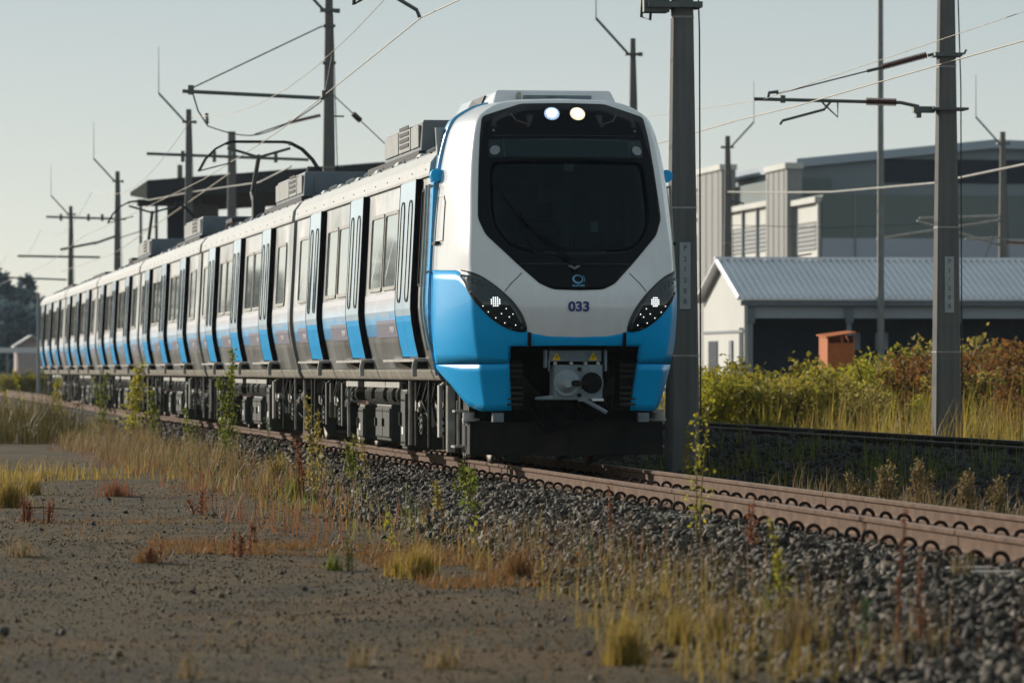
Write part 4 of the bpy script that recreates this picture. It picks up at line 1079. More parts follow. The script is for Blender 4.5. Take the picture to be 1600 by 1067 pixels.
# ------------------------------------------------------------------ coupler bay
m = MB(); m.box(-1.0,1.0,1.15,2.2,.50+RT,1.38+RT); m.box(-.8,.8,.35,1.2,1.29+RT,1.33+RT); m.build('coupler_bay', mat('bay_black', (.012,.013,.014), .8, var=.2), car1)
for s in (-1, 1):
    m = MB(); x0, x1 = sorted((s*.535, s*.735)); m.box(x0, x1, .46, 1.2, .63+RT, 1.18+RT); a = m.build('anti_climber', UNDERD, car1, bevel=.035)
    for k in range(8):
        if k == 4: continue
        z = .685 + k*.062; r_ = MB(); r_.hexa([(x0+.015,.40,z+RT),(x1-.015,.40,z+RT),(x1-.01,.47,z-.008+RT),(x0+.01,.47,z-.008+RT),(x0+.015,.40,z+.018+RT),(x1-.015,.40,z+.018+RT),(x1-.01,.47,z+.03+RT),(x0+.01,.47,z+.03+RT)]); r_.build('rib', UNDER, a)
    m = MB(); m.hexa([(s*.22,.9,.72+RT),(s*.52,.62,.80+RT),(s*.52,.68,.80+RT),(s*.22,.96,.72+RT),(s*.28,.9,.80+RT),(s*.52,.62,1.02+RT),(s*.52,.68,1.02+RT),(s*.28,.96,.80+RT)]); m.build('gusset', UNDER, car1)
    m = MB(); m.box(s*.82-.06, s*.82+.06, .44, .56, .50+RT, .60+RT); [m.disc((s*.82+dx,.43,.55+RT), .013, 'y', 8, 0, .02) for dx in (-.03,.03)]; m.build('plate_bracket', COUPL, car1)
cp = MB(); z = RT
cp.box(-.25,.29,.05,.42,.745+z,1.135+z); cp.hexa([(-.45,.08,.745+z),(-.25,.06,.745+z),(-.25,.2,.745+z),(-.45,.2,.745+z),(-.45,.08,.775+z),(-.25,.06,.80+z),(-.25,.2,.80+z),(-.45,.2,.775+z)])
coup = cp.build('coupler', COUPL, car1, bevel=.02)
m = MB(); m.tube([(-.115,.06,.935+z),(-.115,.02,.935+z)], .145, 24); m.tube([(-.115,.03,.935+z),(-.115,-.10,.935+z)], .12, 24, r2=.05); m.build('coupler_cone', mat('coupler_cone_grey', (.26,.31,.34), .35), coup)
m = MB(); m.disc((.165,.043,.935+z), .118, 'y', 24, 0, .02); m.build('coupler_funnel', RUBBER, coup)
m = MB(); m.disc((.165,.050,.935+z), .135, 'y', 24, 0, .02); m.build('funnel_rim', COUPL, coup)
m = MB(); m.box(-.06,.13,-.02,.02,.915+z,.945+z); m.disc((-.05,-.05,.93+z), .035, 'y', 10, 0, .1); m.disc((.0,.0,.93+z), .04, 'y', 6, 0, .06); m.box(.05,.17,.025,.034,.868+z,.882+z); m.build('coupler_hook', UNDERD, coup)
m = MB()
for x, zz in ((.03,1.085),(.03,.80)): m.disc((x,.045,zz+z), .024, 'y', 10, 0, .03)
m.build('guide_pin_hole', RUBBER, coup)
m = MB(); m.hexa([(.02,.04,.73+z),(.10,.04,.73+z),(.10,.10,.73+z),(.02,.10,.73+z),(.02,.04,.79+z),(.10,.04,.79+z),(.10,.10,.79+z),(.02,.10,.79+z)]); m.tube([(.06,.06,.76+z),(.20,.02,.68+z),(.33,.0,.605+z)], .026, 6); m.build('coupler_lever', COUPL, coup)
m = MB(); m.box(.17,.30,.03,.05,.735+z,.76+z); m.build('label_plate', LETTER, coup)
m = MB(); m.tube([(.0,.4,.94+z),(.0,1.3,.94+z)], .12, 14); m.build('draw_bar', UNDERD, coup)
m = MB(); m.box(-.29,.30,.18,.42,1.17+z,1.295+z); m.box(-.34,-.31,.16,.3,1.10+z,1.30+z); m.box(.33,.36,.16,.3,1.06+z,1.30+z); m.box(-.30,-.28,.16,.2,1.06+z,1.2+z); hd = m.build('electric_head_cover', COUPL, car1, bevel=.008)
for x in (-.205, .205):
    t = MB(); t.add([(x-.05,.174,1.185+z),(x+.05,.174,1.185+z),(x,.174,1.272+z),(x-.05,.179,1.185+z),(x+.05,.179,1.185+z),(x,.179,1.272+z)], [(0,1,2),(5,4,3),(0,3,4,1),(1,4,5,2),(2,5,3,0)]); sg = t.build('warning_triangle', YEL, hd)
    b_ = MB(); b_.add([(x+.008,.172,1.255+z),(x-.012,.172,1.222+z),(x+.002,.172,1.222+z),(x-.008,.172,1.192+z),(x+.014,.172,1.230+z),(x,.172,1.230+z)], [(0,1,2,3,4,5)]); b_.build('lightning_mark', RUBBER, hd, fix=False)
m = MB()
for x in (-.24,-.06,.10,.24): m.disc((x,.06,1.15+z), .02, 'y', 8, 0, .05)
m.build('cover_bolts', PIPE, hd)
hs = MB()
for x0, x1, d in ((-.50,.02,.28),(-.42,-.02,.22),(.05,.42,.18),(-.3,.2,.25)):
    pts = [(x0+(x1-x0)*t, .55+.1*math.sin(t*3), .80+z-d*2.0*math.sin(math.pi*t)*.62 - .12*t) for t in np.linspace(0,1,12)]; hs.tube(pts, .024, 7)
hs.build('coupler_hoses', RUBBER, car1)
rb = MB()
for k in range(5): rb.box(.36+k*.035, .375+k*.035, .7, .9, .66+z, 1.15+z)
rb.build('cooling_fins', UNDER, car1)
# pilot plate, its steps and brackets
pl = MB(); pl.hexa([(-1.09,.82,.13+z),(.02,.76,.115+z),(.02,.80,.115+z),(-1.09,.86,.13+z),(-1.09,.82,.50+z),(.02,.76,.50+z),(.02,.80,.50+z),(-1.09,.86,.50+z)])
pl.hexa([(.022,.76,.115+z),(1.10,.82,.13+z),(1.10,.86,.13+z),(.022,.80,.115+z),(.022,.76,.50+z),(1.10,.82,.50+z),(1.10,.86,.50+z),(.022,.80,.50+z)])
pl.box(-1.09,-1.05,.84,1.5,.13+z,.50+z); pl.box(1.06,1.10,.84,1.5,.13+z,.50+z)
pil = pl.build('pilot_plate', PILOT, car1, bevel=.006)
m = MB()
for s in (-1, 1): m.hexa([(s*.50,1.0,.05+z),(s*.66,1.0,.05+z),(s*.66,1.05,.05+z),(s*.50,1.05,.05+z),(s*.45,1.0,.3+z),(s*.8,1.0,.3+z),(s*.8,1.05,.3+z),(s*.45,1.05,.3+z)])
m.build('rail_guard', UNDER, pil)
for s in (-1, 1):
    m = MB(); m.box(*sorted((s*1.02, s*1.2)), 1.30, 1.50, .60+z, .625+z); m.tube([(s*1.15,1.35,.62+z),(s*1.15,1.35,.22+z)], .018, 6); m.box(*sorted((s*.98, s*1.2)), 1.3, 1.62, .20+z, .225+z); m.box(*sorted((s*1.12, s*1.2)), 1.9, 1.93, .14+z, .9+z); m.box(*sorted((s*1.1, s*1.2)), 2.0, 2.04, .14+z, .9+z); m.build('crew_step', PIPE, car1)
    m = MB(); m.box(*sorted((s*.7, s*1.05)), 1.2, 2.2, .52+z, 1.0+z); m.build('bracket_block', UNDERD, car1)
    m = MB(); m.tube([(s*1.08,.98,.60+z),(s*1.08,.98,.48+z)], .07, 10); m.disc((s*1.06,.95,.52+z), .10, 'z', 14, 0, .03); m.tube([(s*1.1,1.1,.45+z),(s*1.1,1.1,.25+z),(s*1.05,1.15,.1+z)], .02, 6); m.build('sand_pipe', PIPE, car1)
# ------------------------------------------------------------------ masts and overhead line
def oct_ring(w, z, c=.20):
    h = w/2; k = h*(1-c)
    return [(-h,-k,z),(-k,-h,z),(k,-h,z),(h,-k,z),(h,k,z),(k,h,z),(-k,h,z),(-h,k,z)]
def insul(m, a, b, r=.05, n=12, mi=0):
    """ribbed insulator from a to b"""
    a, b = Vector(a), Vector(b); d = (b-a)/n
    m.tube([a, b], r*.5, 8, mi)
    for i in range(n):
        c = a + d*(i+.5); m.tube([c - d*.22, c + d*.22], r, 10, mi)
def mast(x, y, h, label, rod=-1, w0=.44, slope=.0265, z0=0.0, name='catenary_mast', plate=True, parts=True):
    t = tag(empty(name, (x, y, z0)), label, 'mast', 'concrete masts of the overhead line')
    m = MB(); wt = w0 - slope*h; n = 8; zs = [-.3, h*.33, h*.66, h]
    vs = [q for z in zs for q in oct_ring(w0 - slope*max(z,0), z)]
    fs = [(i*n+j, i*n+(j+1)%n, (i+1)*n+(j+1)%n, (i+1)*n+j) for i in range(3) for j in range(n)] + [tuple(range(3*n, 4*n))]
    m.add(vs, fs); m.build('pole', CONC, t)
    if rod:
        zr = h - .42; r_ = MB(); s = rod
        r_.tube([(s*.12,0,zr),(s*1.0,0,zr+.95)], .035, 7); r_.box(-.22,.22,-.13,.13,zr-.03,zr+.03); r_.box(-s*.2-.06,-s*.2+.06,-.04,.04,zr-.05,zr+.05); b = r_.build('rod_bracket', GALV, t)
        q = MB(); q.tube([(s*1.0,0,zr+.93),(s*1.0,0,zr+2.5)], .016, 6, r2=.008); q.build('lightning_rod', GALV, b)
    if parts:
        for zz in (.72+1.0, 3.72, 6.3):
            if zz < h-1:
                s_ = MB(); w = w0 - slope*zz + .012; n_ = 8
                s_.add(oct_ring(w, zz-.012) + oct_ring(w, zz+.012), [(j,(j+1)%8,8+(j+1)%8,8+j) for j in range(8)] + [tuple(range(8))[::-1], tuple(range(8,16))]); s_.build('strap', PIPE, t)
        cb = MB(); cb.tube([(wt*.55,.0,h-.5),(w0*.52,-.05,h*.5),(w0*.56,-.05,.2)], .011, 5); cb.build('earth_cable', WIRED, t)
    if plate:
        p = MB(); w = w0 - slope*2.9; p.box(-.07,.08,-w/2-.02,-w/2+.003,2.35,3.25); pl_ = p.build('number_plate', mat('plate_grey', (.40,.42,.42), .6, var=.08), t)
        for k, ch in enumerate('P21288'):
            text_obj(ch, 'plate_character', .10, mat('plate_ink', (.12,.14,.18), .6), pl_, (.005, -w/2-.022, 3.17 - k*.145), (R(90),0,0), .001, .001)
    return t
def arm(t, segs, name, m=None, r=.03):
    b = MB()
    for s in segs: b.tube([Vector(q) for q in s], r, 8)
    return b.build(name, m or GALV, t)
def ins(t, a, b, r=.05, n=14, name='insulator'):
    m = MB(); insul(m, a, b, r, n); return m.build(name, INSUL, t)
XM = 3.2
m1 = mast(XM, 62.3, 12.2, 'thick concrete mast standing close behind the right side of the train cab', rod=0)
b = MB(); b.box(-.5,.24,-.24,.24,6.42,6.5); b.box(-.55,-.2,-.16,.16,6.36,6.9); b.tube([(-.52,0,6.9),(-.56,0,6.3),(-.44,0,6.26),(-.42,0,6.5)], .022, 6); b.build('arm_bracket', GALV, m1)
arm(m1, [[(-.2,0,6.7),(-1.2,0,7.3),(-4.6,0,7.35)]], 'cantilever_tube', r=.035); ins(m1, (-.35,0,6.78), (-1.1,0,7.24), .07)
b = MB(); b.tube([(-4.45,0,7.3),(-4.47,0,6.42),(-4.28,0,6.55)], .03, 6); b.tube([(-4.2,0,6.70),(-3.62,0,6.36),(-3.58,0,6.26)], .028, 6); b.build('steady_arm', GALV, m1)
m2 = mast(XM, 109.4, 10.4, 'tall concrete mast with long cantilever arm, rising behind the train left of the cab', plate=False)
arm(m2, [[(-.1,0,7.92),(-3.45,0,8.06)]], 'cantilever_tube', r=.045)
b = MB(); b.box(-3.32,-3.18,-.05,.05,7.98,8.2); b.build('tube_clamp', GALV, m2)
arm(m2, [[(-3.25,0,8.12),(-.15,0,9.62)]], 'top_stay', WIRED, .016)
ins(m2, (-.2,0,7.52), (-.95,0,7.34), .05); arm(m2, [[(-.95,0,7.34),(-1.75,0,7.06)]], 'lower_stay', WIRED, .014)
b = MB(); b.tube([(-3.2,0,8.0),(-3.08,0,7.6),(-2.85,0,7.25)], .02, 6); ins_ = (-2.88,0,7.5); insul(b, (-2.88,0,7.55), (-2.86,0,7.3), .05, 4); b.build('drop_hanger', WIRED, m2)
b = MB(); pts = [(-2.86+1.0*u+0*u, -.0, 7.25 - .22*math.sin(math.pi*u*.5)) for u in np.linspace(0,1,8)] + [(-1.86+1.7*u, 0, 7.03 + .83*u**1.6) for u in np.linspace(.1,1,10)]; b.tube(pts, .014, 5); b.build('jumper_loop', WIRED, m2)
gw = MB(); A = Vector((.1,0,8.0)); B = Vector((9.0,3.0,.2)); gw.tube([A, B], .014, 5); c1 = A+(B-A)*.055; c2 = A+(B-A)*.075; gw.tube([c1,c2], .07, 8); gw.build('guy_wire', WIRED, m2)
for zz in (6.05, 8.75, 9.62, 10.0):
    b = MB(); w = .44-.0265*zz; b.box(-w/2-.05,w/2+.05,-w/2-.02,w/2+.02,zz-.03,zz+.03); b.build('clamp_band', GALV, m2)
arm(m2, [[(.1,0,6.3),(.35,0,6.3)],[(.1,0,7.5),(.36,0,7.5)],[(-.1,0,6.3),(-.5,0,6.3),(-.52,0,6.1)]], 'side_pins', GALV, .02)
m3 = mast(XM, 155.3, 10.2, 'concrete mast with angled lightning rod and crossing tube, just left of the far pantograph frame', plate=False)
arm(m3, [[(-1.4,0,8.72),(4.0,0,8.55)]], 'cross_tube', r=.05)
b = MB()
for q in (-.2, .85, 1.5, 2.9): b.box(q-.06,q+.06,-.06,.06,8.45,8.82)
b.build('tube_clamp', GALV, m3)
m4 = mast(XM, 197, 9.9, 'concrete mast with bent lightning rod, second from the left', plate=False)
arm(m4, [[(.0,0,7.2),(-1.0,0,6.85)],[(-.9,0,6.9),(-2.4,0,6.6)]], 'stay_arm', r=.05); arm(m4, [[(.1,0,7.1),(1.6,0,7.6)]], 'feeder_stay', WIRED, .02)
m5 = mast(XM, 239, 9.9, 'farthest concrete mast at the left, with two crossing tubes and a lightning rod', plate=False)
arm(m5, [[(-1.25,0,9.35),(2.8,0,9.25)]], 'cross_tube', r=.055); arm(m5, [[(-2.7,0,7.35),(1.5,0,7.3)]], 'lower_cross_tube', r=.055); arm(m5, [[(-4.5,0,6.3),(-.2,0,6.15)]], 'third_tube', r=.045)
b = MB()
for q in (-.5, .9, 1.6): b.box(q-.07,q+.07,-.07,.07,9.15,9.5)
b.build('tube_clamp', GALV, m5)
# second track's masts and others
XR = 9.5
m6 = mast(XR, 73.4, 12.0, 'thick concrete mast with brown ribbed insulators at the right, white plate on its shaft', rod=0, z0=.1)
arm(m6, [[(-.1,0,5.62),(-.45,0,5.6)],[(-.45,0,5.66),(-.75,0,5.72)],[(-.75,0,5.72),(-3.15,0,5.76)]], 'cantilever_tube', r=.028)
ins(m6, (-.82,0,5.725), (-1.32,0,5.735), .065, 14)
b = MB(); b.box(-.55,-.2,-.08,.08,5.56,5.66); b.box(-.5,-.42,-.06,.06,5.48,5.6); b.box(-.26,.32,-.22,.22,5.60,5.64); b.tube([(.2,0,6.5),(.3,0,6.52),(.33,0,6.58)], .02, 6); b.box(-.22,.22,-.2,.2,6.46,6.52); b.build('arm_bracket', GALV, m6)
arm(m6, [[(-.15,0,6.52),(-.3,0,6.48)],[(-1.05,0,6.28),(-1.3,0,6.22)]], 'stay_link', r=.025); ins(m6, (-.32,0,6.49), (-1.05,0,6.29), .055, 18)
arm(m6, [[(-1.3,0,6.22),(-2.78,0,5.84)]], 'top_stay', WIRED, .011)
b = MB(); b.tube([(-2.92,0,5.76),(-2.9,0,5.86),(-2.75,0,5.88)], .03, 6); b.box(-2.72,-2.64,-.04,.04,5.70,5.82); b.tube([(-2.05,0,5.74),(-2.0,0,5.68),(-1.78,0,5.48),(-1.78,0,5.74)], .016, 6); b.tube([(-2.78,-.3,5.34),(-2.74,-.3,5.40),(-2.0,.0,5.60),(-1.9,0,5.72)], .022, 6); b.build('steady_arm', GALV, m6)
p = at(1137, 579, 175); m7 = mast(p.x, p.y, 10.3, 'slim concrete mast in front of the white gable, rod leaning right', rod=1, plate=True)
b = MB(); b.tube([(.1,0,7.85),(.5,0,7.82),(.62,0,7.75)], .04, 6); b.build('side_pin', GALV, m7)
arm(m7, [[(.1,0,5.62),(1.1,0,5.66)],[(1.1,0,5.66),(4.2,.0,5.35)],[(1.4,0,5.62),(3.2,0,5.9)]], 'cantilever_tube', r=.03); ins(m7, (.2,0,5.62), (1.1,0,5.66), .08, 10)
p = at(1567, 579, 170); m8 = mast(p.x, p.y, 10.2, 'slim concrete mast at the right edge above the rust-brown bushes', rod=-1, plate=True)
arm(m8, [[(-.1,0,7.0),(-4.6,0,6.3)],[(-.1,0,7.15),(-3.1,0,7.05)],[(-3.2,0,6.95),(-.1,0,6.1)],[(.1,0,6.2),(2.0,0,6.1)],[(-1.4,0,6.3),(-.1,0,6.35)]], 'cantilever_tube', PIPE, r=.045)
ins(m8, (.15,0,6.2), (.9,0,6.16), .09, 8); b = MB()
for q, zz in ((-4.6,6.3),(-2.1,6.85),(-2.2,6.45)): b.disc((q,0,zz), .10, 'y', 10, 0, .12)
b.build('end_cap', LETTER, m8)
p = at(989, 579, 125); m9 = mast(p.x, p.y, 10.4, 'concrete mast rising behind the cab roof, with a bar leaning left', rod=-1, w0=.40, plate=False)
p = at(362, 579, 205); mast(p.x, p.y, 12.0, 'dark capped mast standing behind the raised pantograph', rod=0, w0=.55, slope=.02, plate=False)
p = at(281, 579, 245); mast(p.x, p.y, 12.3, 'short-looking far mast half hidden behind the dark canopy', rod=0, w0=.5, slope=.02, plate=False, parts=False)
# floodlight mast: thin steel tube
p = at(1376, 579, 150); fm = tag(empty('lamp_mast', (p.x, p.y, 0)), 'thin tall steel mast in front of the low metal-roofed shed', 'mast')
m = MB(); m.tube([(0,0,-.2),(0,0,9),(0,0,19)], .13, 12, r2=.07); m.build('pole', mat('steel_mast', (.24,.25,.235), .6, metal=.2), fm); m = MB(); m.box(-.18,.18,-.18,.18,0,.5); m.build('base', CONC, fm)

def wire(pts, r, label, name='contact_wire', m=None):
    w = MB(); w.tube(pts, r, 6); return tag(w.build(name, m or WIRE), label, 'wire', 'overhead wires')
CW = 6.0
wp_ = []; 
for i, (y, xx) in enumerate(((15,.25),(62.3,-.36),(109.4,.25),(155.3,-.25),(197,.25),(239,-.2),(300,.2))): wp_.append((y, xx))
pts = []
for (ya, xa), (yb, xb) in zip(wp_[:-1], wp_[1:]):
    for u in np.linspace(0, 1, 9)[:-1]: pts.append((xa+(xb-xa)*u, ya+(yb-ya)*u, CW + .26*max(0, 1-abs(ya+(yb-ya)*u-62.3)/25) - .03*math.sin(math.pi*u)))
wire(pts, .0085, 'copper contact wire running from the upper middle down to the pantograph over the train')
pts = []
for (ya, xa), (yb, xb) in zip(wp_[:-1], wp_[1:]):
    for u in np.linspace(0, 1, 9)[:-1]: pts.append((0, ya+(yb-ya)*u, 7.45 - .75*math.sin(math.pi*u)))
wire(pts, .006, 'thin messenger wire above the contact wire of the near track', 'messenger_wire')
a = Vector((-.18, 77, 6.06)); m = MB(); m.box(a.x-.05, a.x+.05, a.y-.1, a.y+.1, a.z-.02, a.z+.09); m.tube([a, (0.0, 77.5, 6.78)], .008, 5); tag(m.build('wire_clamp', GALV), 'small clamp with dropper on the contact wire beside the tall mast', 'clamp')
pts = [(6.0 + .12*math.cos(y/15), y, 5.45) for y in np.arange(20, 74, 6)] + [(6.1, 73.4, 5.52), (5.9, 110, 5.4), (6.1, 150, 5.4), (6, 240, 5.4)]
wire(pts, .009, 'copper contact wire of the second track crossing the right-hand mast')
wire([(6.6, 20, 6.9), (6.55, 50, 6.05), (6.5, 73.4, 5.85), (6.4, 100, 6.6), (6.3, 150, 6.9)], .005, 'faint thin messenger wire of the second track below the insulators', 'messenger_wire')
A = at(1137, 300, 175); B = at(1300, 300, 150); C = at(1460, 286, 135); D = at(1600, 257, 120); E = at(1800, 205, 100)
wire([A, (A+B)/2 + Vector((0,0,-.02)), B, C, D, E], .032, 'thick sagging pale feeder cable strung across the front of the large hall', 'feeder_cable', PIPE)
wire([at(1139, 352, 174), at(1300, 356, 172), at(1567, 345, 170)], .012, 'thin cable between the two slim masts in front of the hall', 'span_wire', WIRED)
wire([at(205, 318, 190), at(300, 300, 170), at(405, 285, 140), at(455, 260, 118)], .022, 'pale drooping cable passing behind the raised pantograph', 'feeder_cable', PIPE)
wire([at(95, 425, 235), at(180, 395, 197), at(292, 318, 156), at(360, 270, 130)], .014, 'thin feeder wire climbing past the far left masts', 'feeder_cable', WIRE)
wire([at(1505, 480, 168), at(1525, 440, 169), at(1560, 350, 170)], .014, 'slanting guy wire beside the right slim mast', 'guy_wire', WIRED)

# ------------------------------------------------------------------ buildings
CLADW = mat('white_cladding', (.60, .60, .56), .6, var=.05, scale=.4, streak=.08)
CLADG = mat('pale_blue_grey_cladding', (.38, .425, .48), .6, var=.06, scale=.3)
CLADM = mat('mid_grey_cladding', (.235, .265, .28), .6, var=.06, scale=.3)
CLADO = mat('olive_grey_cladding', (.165, .195, .19), .6, var=.06, scale=.3)
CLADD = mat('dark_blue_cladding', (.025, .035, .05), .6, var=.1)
SHEET = mat('zinc_roof_sheet', (.72, .74, .78), .35, metal=.15, var=.06, scale=.6)
# big stepped hall
c0 = at(1285, 579, 230); HX, HY = c0.x, c0.y
hall = tag(empty('industrial_hall', (HX, HY, 0)), 'large stepped grey industrial hall behind the low metal-roofed shed', 'building')
EX = 34.0
def hz(py, Z): return 1.52 + (579-py)*Z/FPX
m = MB(); m.box(.0, EX, 0, 16, -.5, hz(372, 230)); m.build('lower_wall', CLADG, hall)
m = MB(); m.box(.02, EX, .0, 16, hz(372, 230)+.002, hz(304, 230)); m.build('middle_wall', CLADO, hall)
# upper hall set back, low-pitched gable
zt0, zt1 = hz(262, 243), hz(230, 243)
m = MB(); rx = (1558-1250)/FPX*243 + 1.5
x0 = 1.5
m.add([(x0,13,hz(330,243)),(EX,13,hz(330,243)),(EX,13,zt1-.6),(rx,13,zt1),(x0,13,zt0),(x0,70,hz(330,243)),(EX,70,hz(330,243)),(EX,70,zt1-.6),(rx,70,zt1),(x0,70,zt0)],
      [(0,1,2,3,4),(9,8,7,6,5),(0,4,9,5),(3,2,7,8),(1,6,7,2)]); m.build('upper_wall', CLADM, hall)
m = MB()
for a, b_ in (((x0-.2,zt0),(rx,zt1)),((rx,zt1),(EX,zt1-.6))):
    m.hexa([(a[0],12.6,a[1]+.003),(b_[0],12.6,b_[1]+.003),(b_[0],70,b_[1]+.003),(a[0],70,a[1]+.003),(a[0],12.6,a[1]+.45),(b_[0],12.6,b_[1]+.45),(b_[0],70,b_[1]+.45),(a[0],70,a[1]+.45)])
m.build('roof_edge', CLADG, hall)
m = MB(); m.box((1466-1285)/FPX*243, EX, 12.93, 12.99, hz(285,243), hz(248,243)); m.build('dark_panel', CLADD, hall)
for k in range(7):
    m = MB(); q = 1.6 + k*4.4; m.box(q, q+.09, -.05, .0, 0, hz(304,230)); m.build('wall_joint', CLADM, hall)
# left wall: cream shutter bays and tall grey stair towers, going back
def bay(y0, y1, ztop, n):
    w = MB(); w.box(-.06, .3, y0, y1, -.5, ztop); o = w.build('shutter_bay', CLADW, hall)
    f = MB(); f.box(-.35, .3, y0-.15, y1+.1, ztop, ztop+.28); f.build('bay_roof_trim', CLADW, o)
    d = (y1-y0)/n
    for k in range(n):
        a, b_ = y0+k*d+.12*d, y0+(k+1)*d-.12*d
        s = MB(); s.box(-.11, -.061, a, b_, .3, ztop-2.6); s.build('shutter', mat('cream_shutter', (.66,.64,.57), .6, var=.05), o)
        l = MB(); l.box(-.10, -.061, a, b_, ztop-2.3, ztop-.9); l.build('louvre_panel', mat('louvre_grey', (.22,.21,.18), .6), o)
        for j in range(6):
            s = MB(); s.hexa([(-.15,a,ztop-2.26+.225*j),(-.101,a,ztop-2.26+.225*j),(-.101,b_,ztop-2.26+.225*j),(-.15,b_,ztop-2.26+.225*j),(-.12,a,ztop-2.2+.225*j),(-.101,a,ztop-2.15+.225*j),(-.101,b_,ztop-2.15+.225*j),(-.12,b_,ztop-2.2+.225*j)]); s.build('louvre', CLADM, o)
    for k in range(n+1):
        p_ = MB(); p_.box(-.2, -.061, y0+k*d-.12, y0+k*d+.12, 0, ztop); p_.build('mullion', CLADM if k else CLADW, o)
def tower(y0, y1, ztop):
    w = MB(); w.box(-.5, .28, y0, y1, -.5, ztop); o = w.build('stair_tower', mat('warm_grey_cladding', (.30,.30,.285), .6, var=.05, streak=.06), hall)
    f = MB(); f.box(-.62, .34, y0-.1, y1+.1, ztop+.002, ztop+.3); f.build('parapet', CLADW, o)
    for j in range(4):
        g = MB(); yy = y0+(y1-y0)*(j+.5)/4; g.box(-.53, -.501, yy-.03, yy+.03, 0, ztop); g.build('panel_joint', CLADM, o)
H1 = hz(308, 230)
bay(.3, 6.2, H1-.25, 1); tower(6.3, 11.8, hz(266, 238)); bay(12.0, 24.0, H1, 3); tower(24.2, 31.5, hz(300, 254)+1.2); bay(31.7, 46, H1, 3); tower(46.2, 54, H1+1.6); bay(54.2, 70, H1, 3)
m = MB(); m.box(.31, 3, 11.9, 70, -.5, hz(283, 246)); m.build('side_wall', CLADO, hall)
# low shed
c0 = at(1163, 579, 150); SX, SY = c0.x, c0.y; LW = 26.0; HE = hz(468, 150); HR = hz(409, 153.5); DP = 7.2
shed = tag(empty('low_shed', (SX, SY, 0)), 'low white shed with a ribbed pale metal roof and dark open front', 'building')
m = MB(); m.add([(0,0,-.3),(0,0,HE-.1),(0,DP/2,HR-.15),(0,DP,HE-.1),(0,DP,-.3),(.2,0,-.3),(.2,0,HE-.1),(.2,DP/2,HR-.15),(.2,DP,HE-.1),(.2,DP,-.3)], [(0,1,2,3,4),(9,8,7,6,5),(0,5,6,1),(1,6,7,2),(2,7,8,3),(3,8,9,4)]); m.build('gable_wall', CLADW, shed)
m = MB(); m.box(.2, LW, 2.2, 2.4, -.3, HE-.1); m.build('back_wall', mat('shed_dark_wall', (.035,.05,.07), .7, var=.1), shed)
m = MB(); m.box(.2, LW, -.02, .12, hz(497,150), HE-.22); m.build('fascia', mat('fascia_pale', (.36,.40,.43), .6, var=.04), shed)
m = MB(); m.box(-.15, LW, -.26, -.12, HE-.20, HE-.03); m.build('gutter', mat('gutter_grey', (.16,.19,.21), .5), shed)
for s, (ya, yb) in enumerate(((-.3, DP/2), (DP+.3, DP/2))):
    m = MB(); m.hexa([(-.3,ya,HE-.02),(LW,ya,HE-.02),(LW,yb,HR),(-.3,yb,HR),(-.3,ya,HE+.04),(LW,ya,HE+.04),(LW,yb,HR+.06),(-.3,yb,HR+.06)]); rs = m.build('roof_sheet', SHEET, shed)
    if s == 0:
        rr = MB(); q = -.28
        while q < LW:
            rr.hexa([(q,ya-.02,HE+.03),(q+.09,ya-.02,HE+.03),(q+.09,yb,HR+.05),(q,yb,HR+.05),(q+.02,ya-.02,HE+.14),(q+.07,ya-.02,HE+.14),(q+.07,yb,HR+.16),(q+.02,yb,HR+.16)]); q += .215
        o = rr.build('roof_ribs', SHEET, rs, fix=False); o['kind'] = 'stuff'
m = MB(); m.box(-.3, LW, DP/2-.15, DP/2+.15, HR+.08, HR+.16); m.build('ridge_cap', SHEET, shed)
for q in (.12, 3.35, 6.9, 10.4, 13.9, 17.4):
    m = MB(); m.box(q, q+.14, -.10, .04, -.2, HE-.2); m.build('post', CLADM, shed)
    m = MB(); m.box(q-.06, q+.2, -.14, -.10, hz(505,150), HE-.2); m.build('downpipe_head', mat('gutter_grey',(0,0,0)), shed)
for q in (3.85, 4.78):
    m = MB(); m.box(q, q+.42, 2.16, 2.2, hz(546,150), hz(519,150)); m.build('window', CLADG, shed)
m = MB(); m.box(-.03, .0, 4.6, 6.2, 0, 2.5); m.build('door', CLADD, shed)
m = MB(); m.box(-.06, .0, 1.9, 2.4, 1.35, 2.5); m.build('wall_box', CLADM, shed)
m = MB(); m.box(-.05, .0, 0, 7.2, 2.75, 2.83); m.build('wall_rail', CLADM, shed)
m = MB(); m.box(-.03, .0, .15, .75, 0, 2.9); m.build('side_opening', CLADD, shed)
# orange booth
c0 = at(1293, 579, 135); ob = tag(empty('orange_booth', (c0.x, c0.y, 0)), 'small rusty orange sheet-metal booth with a slanted lid in the bushes', 'booth')
OR = mat('orange_paint', (.50, .155, .05), .6, var=.1, dirt=(.25,.10,.05), dirt_amt=.5)
hb = hz(535,135); 
m = MB(); m.hexa([(.0,0,-.1),(.03,0,-.1),(.03,1.2,-.1),(0,1.2,-.1),(0,0,hz(526,135)),(.03,0,hz(526,135)),(.03,1.2,hz(522,135)),(0,1.2,hz(522,135))]); m.build('side_panel', OR, ob)
m = MB(); m.box(.032, .80, .0, .03, -.1, hz(536,135)); m.build('front_panel', OR, ob)
m = MB(); m.box(.77, .80, .032, 1.2, -.1, hz(524,135)); m.build('far_panel', OR, ob)
m = MB(); m.box(.032, .77, 1.17, 1.2, -.1, hz(524,135)); m.build('rear_panel', OR, ob)
m = MB(); m.hexa([(-.06,-.1,hz(527.5,135)),(.83,-.1,hz(520,135)),(.83,1.3,hz(518,135)),(-.06,1.3,hz(524,135)),(-.06,-.1,hz(526,135)),(.83,-.1,hz(518.5,135)),(.83,1.3,hz(516,135)),(-.06,1.3,hz(522,135))]); m.build('lid', OR, ob)
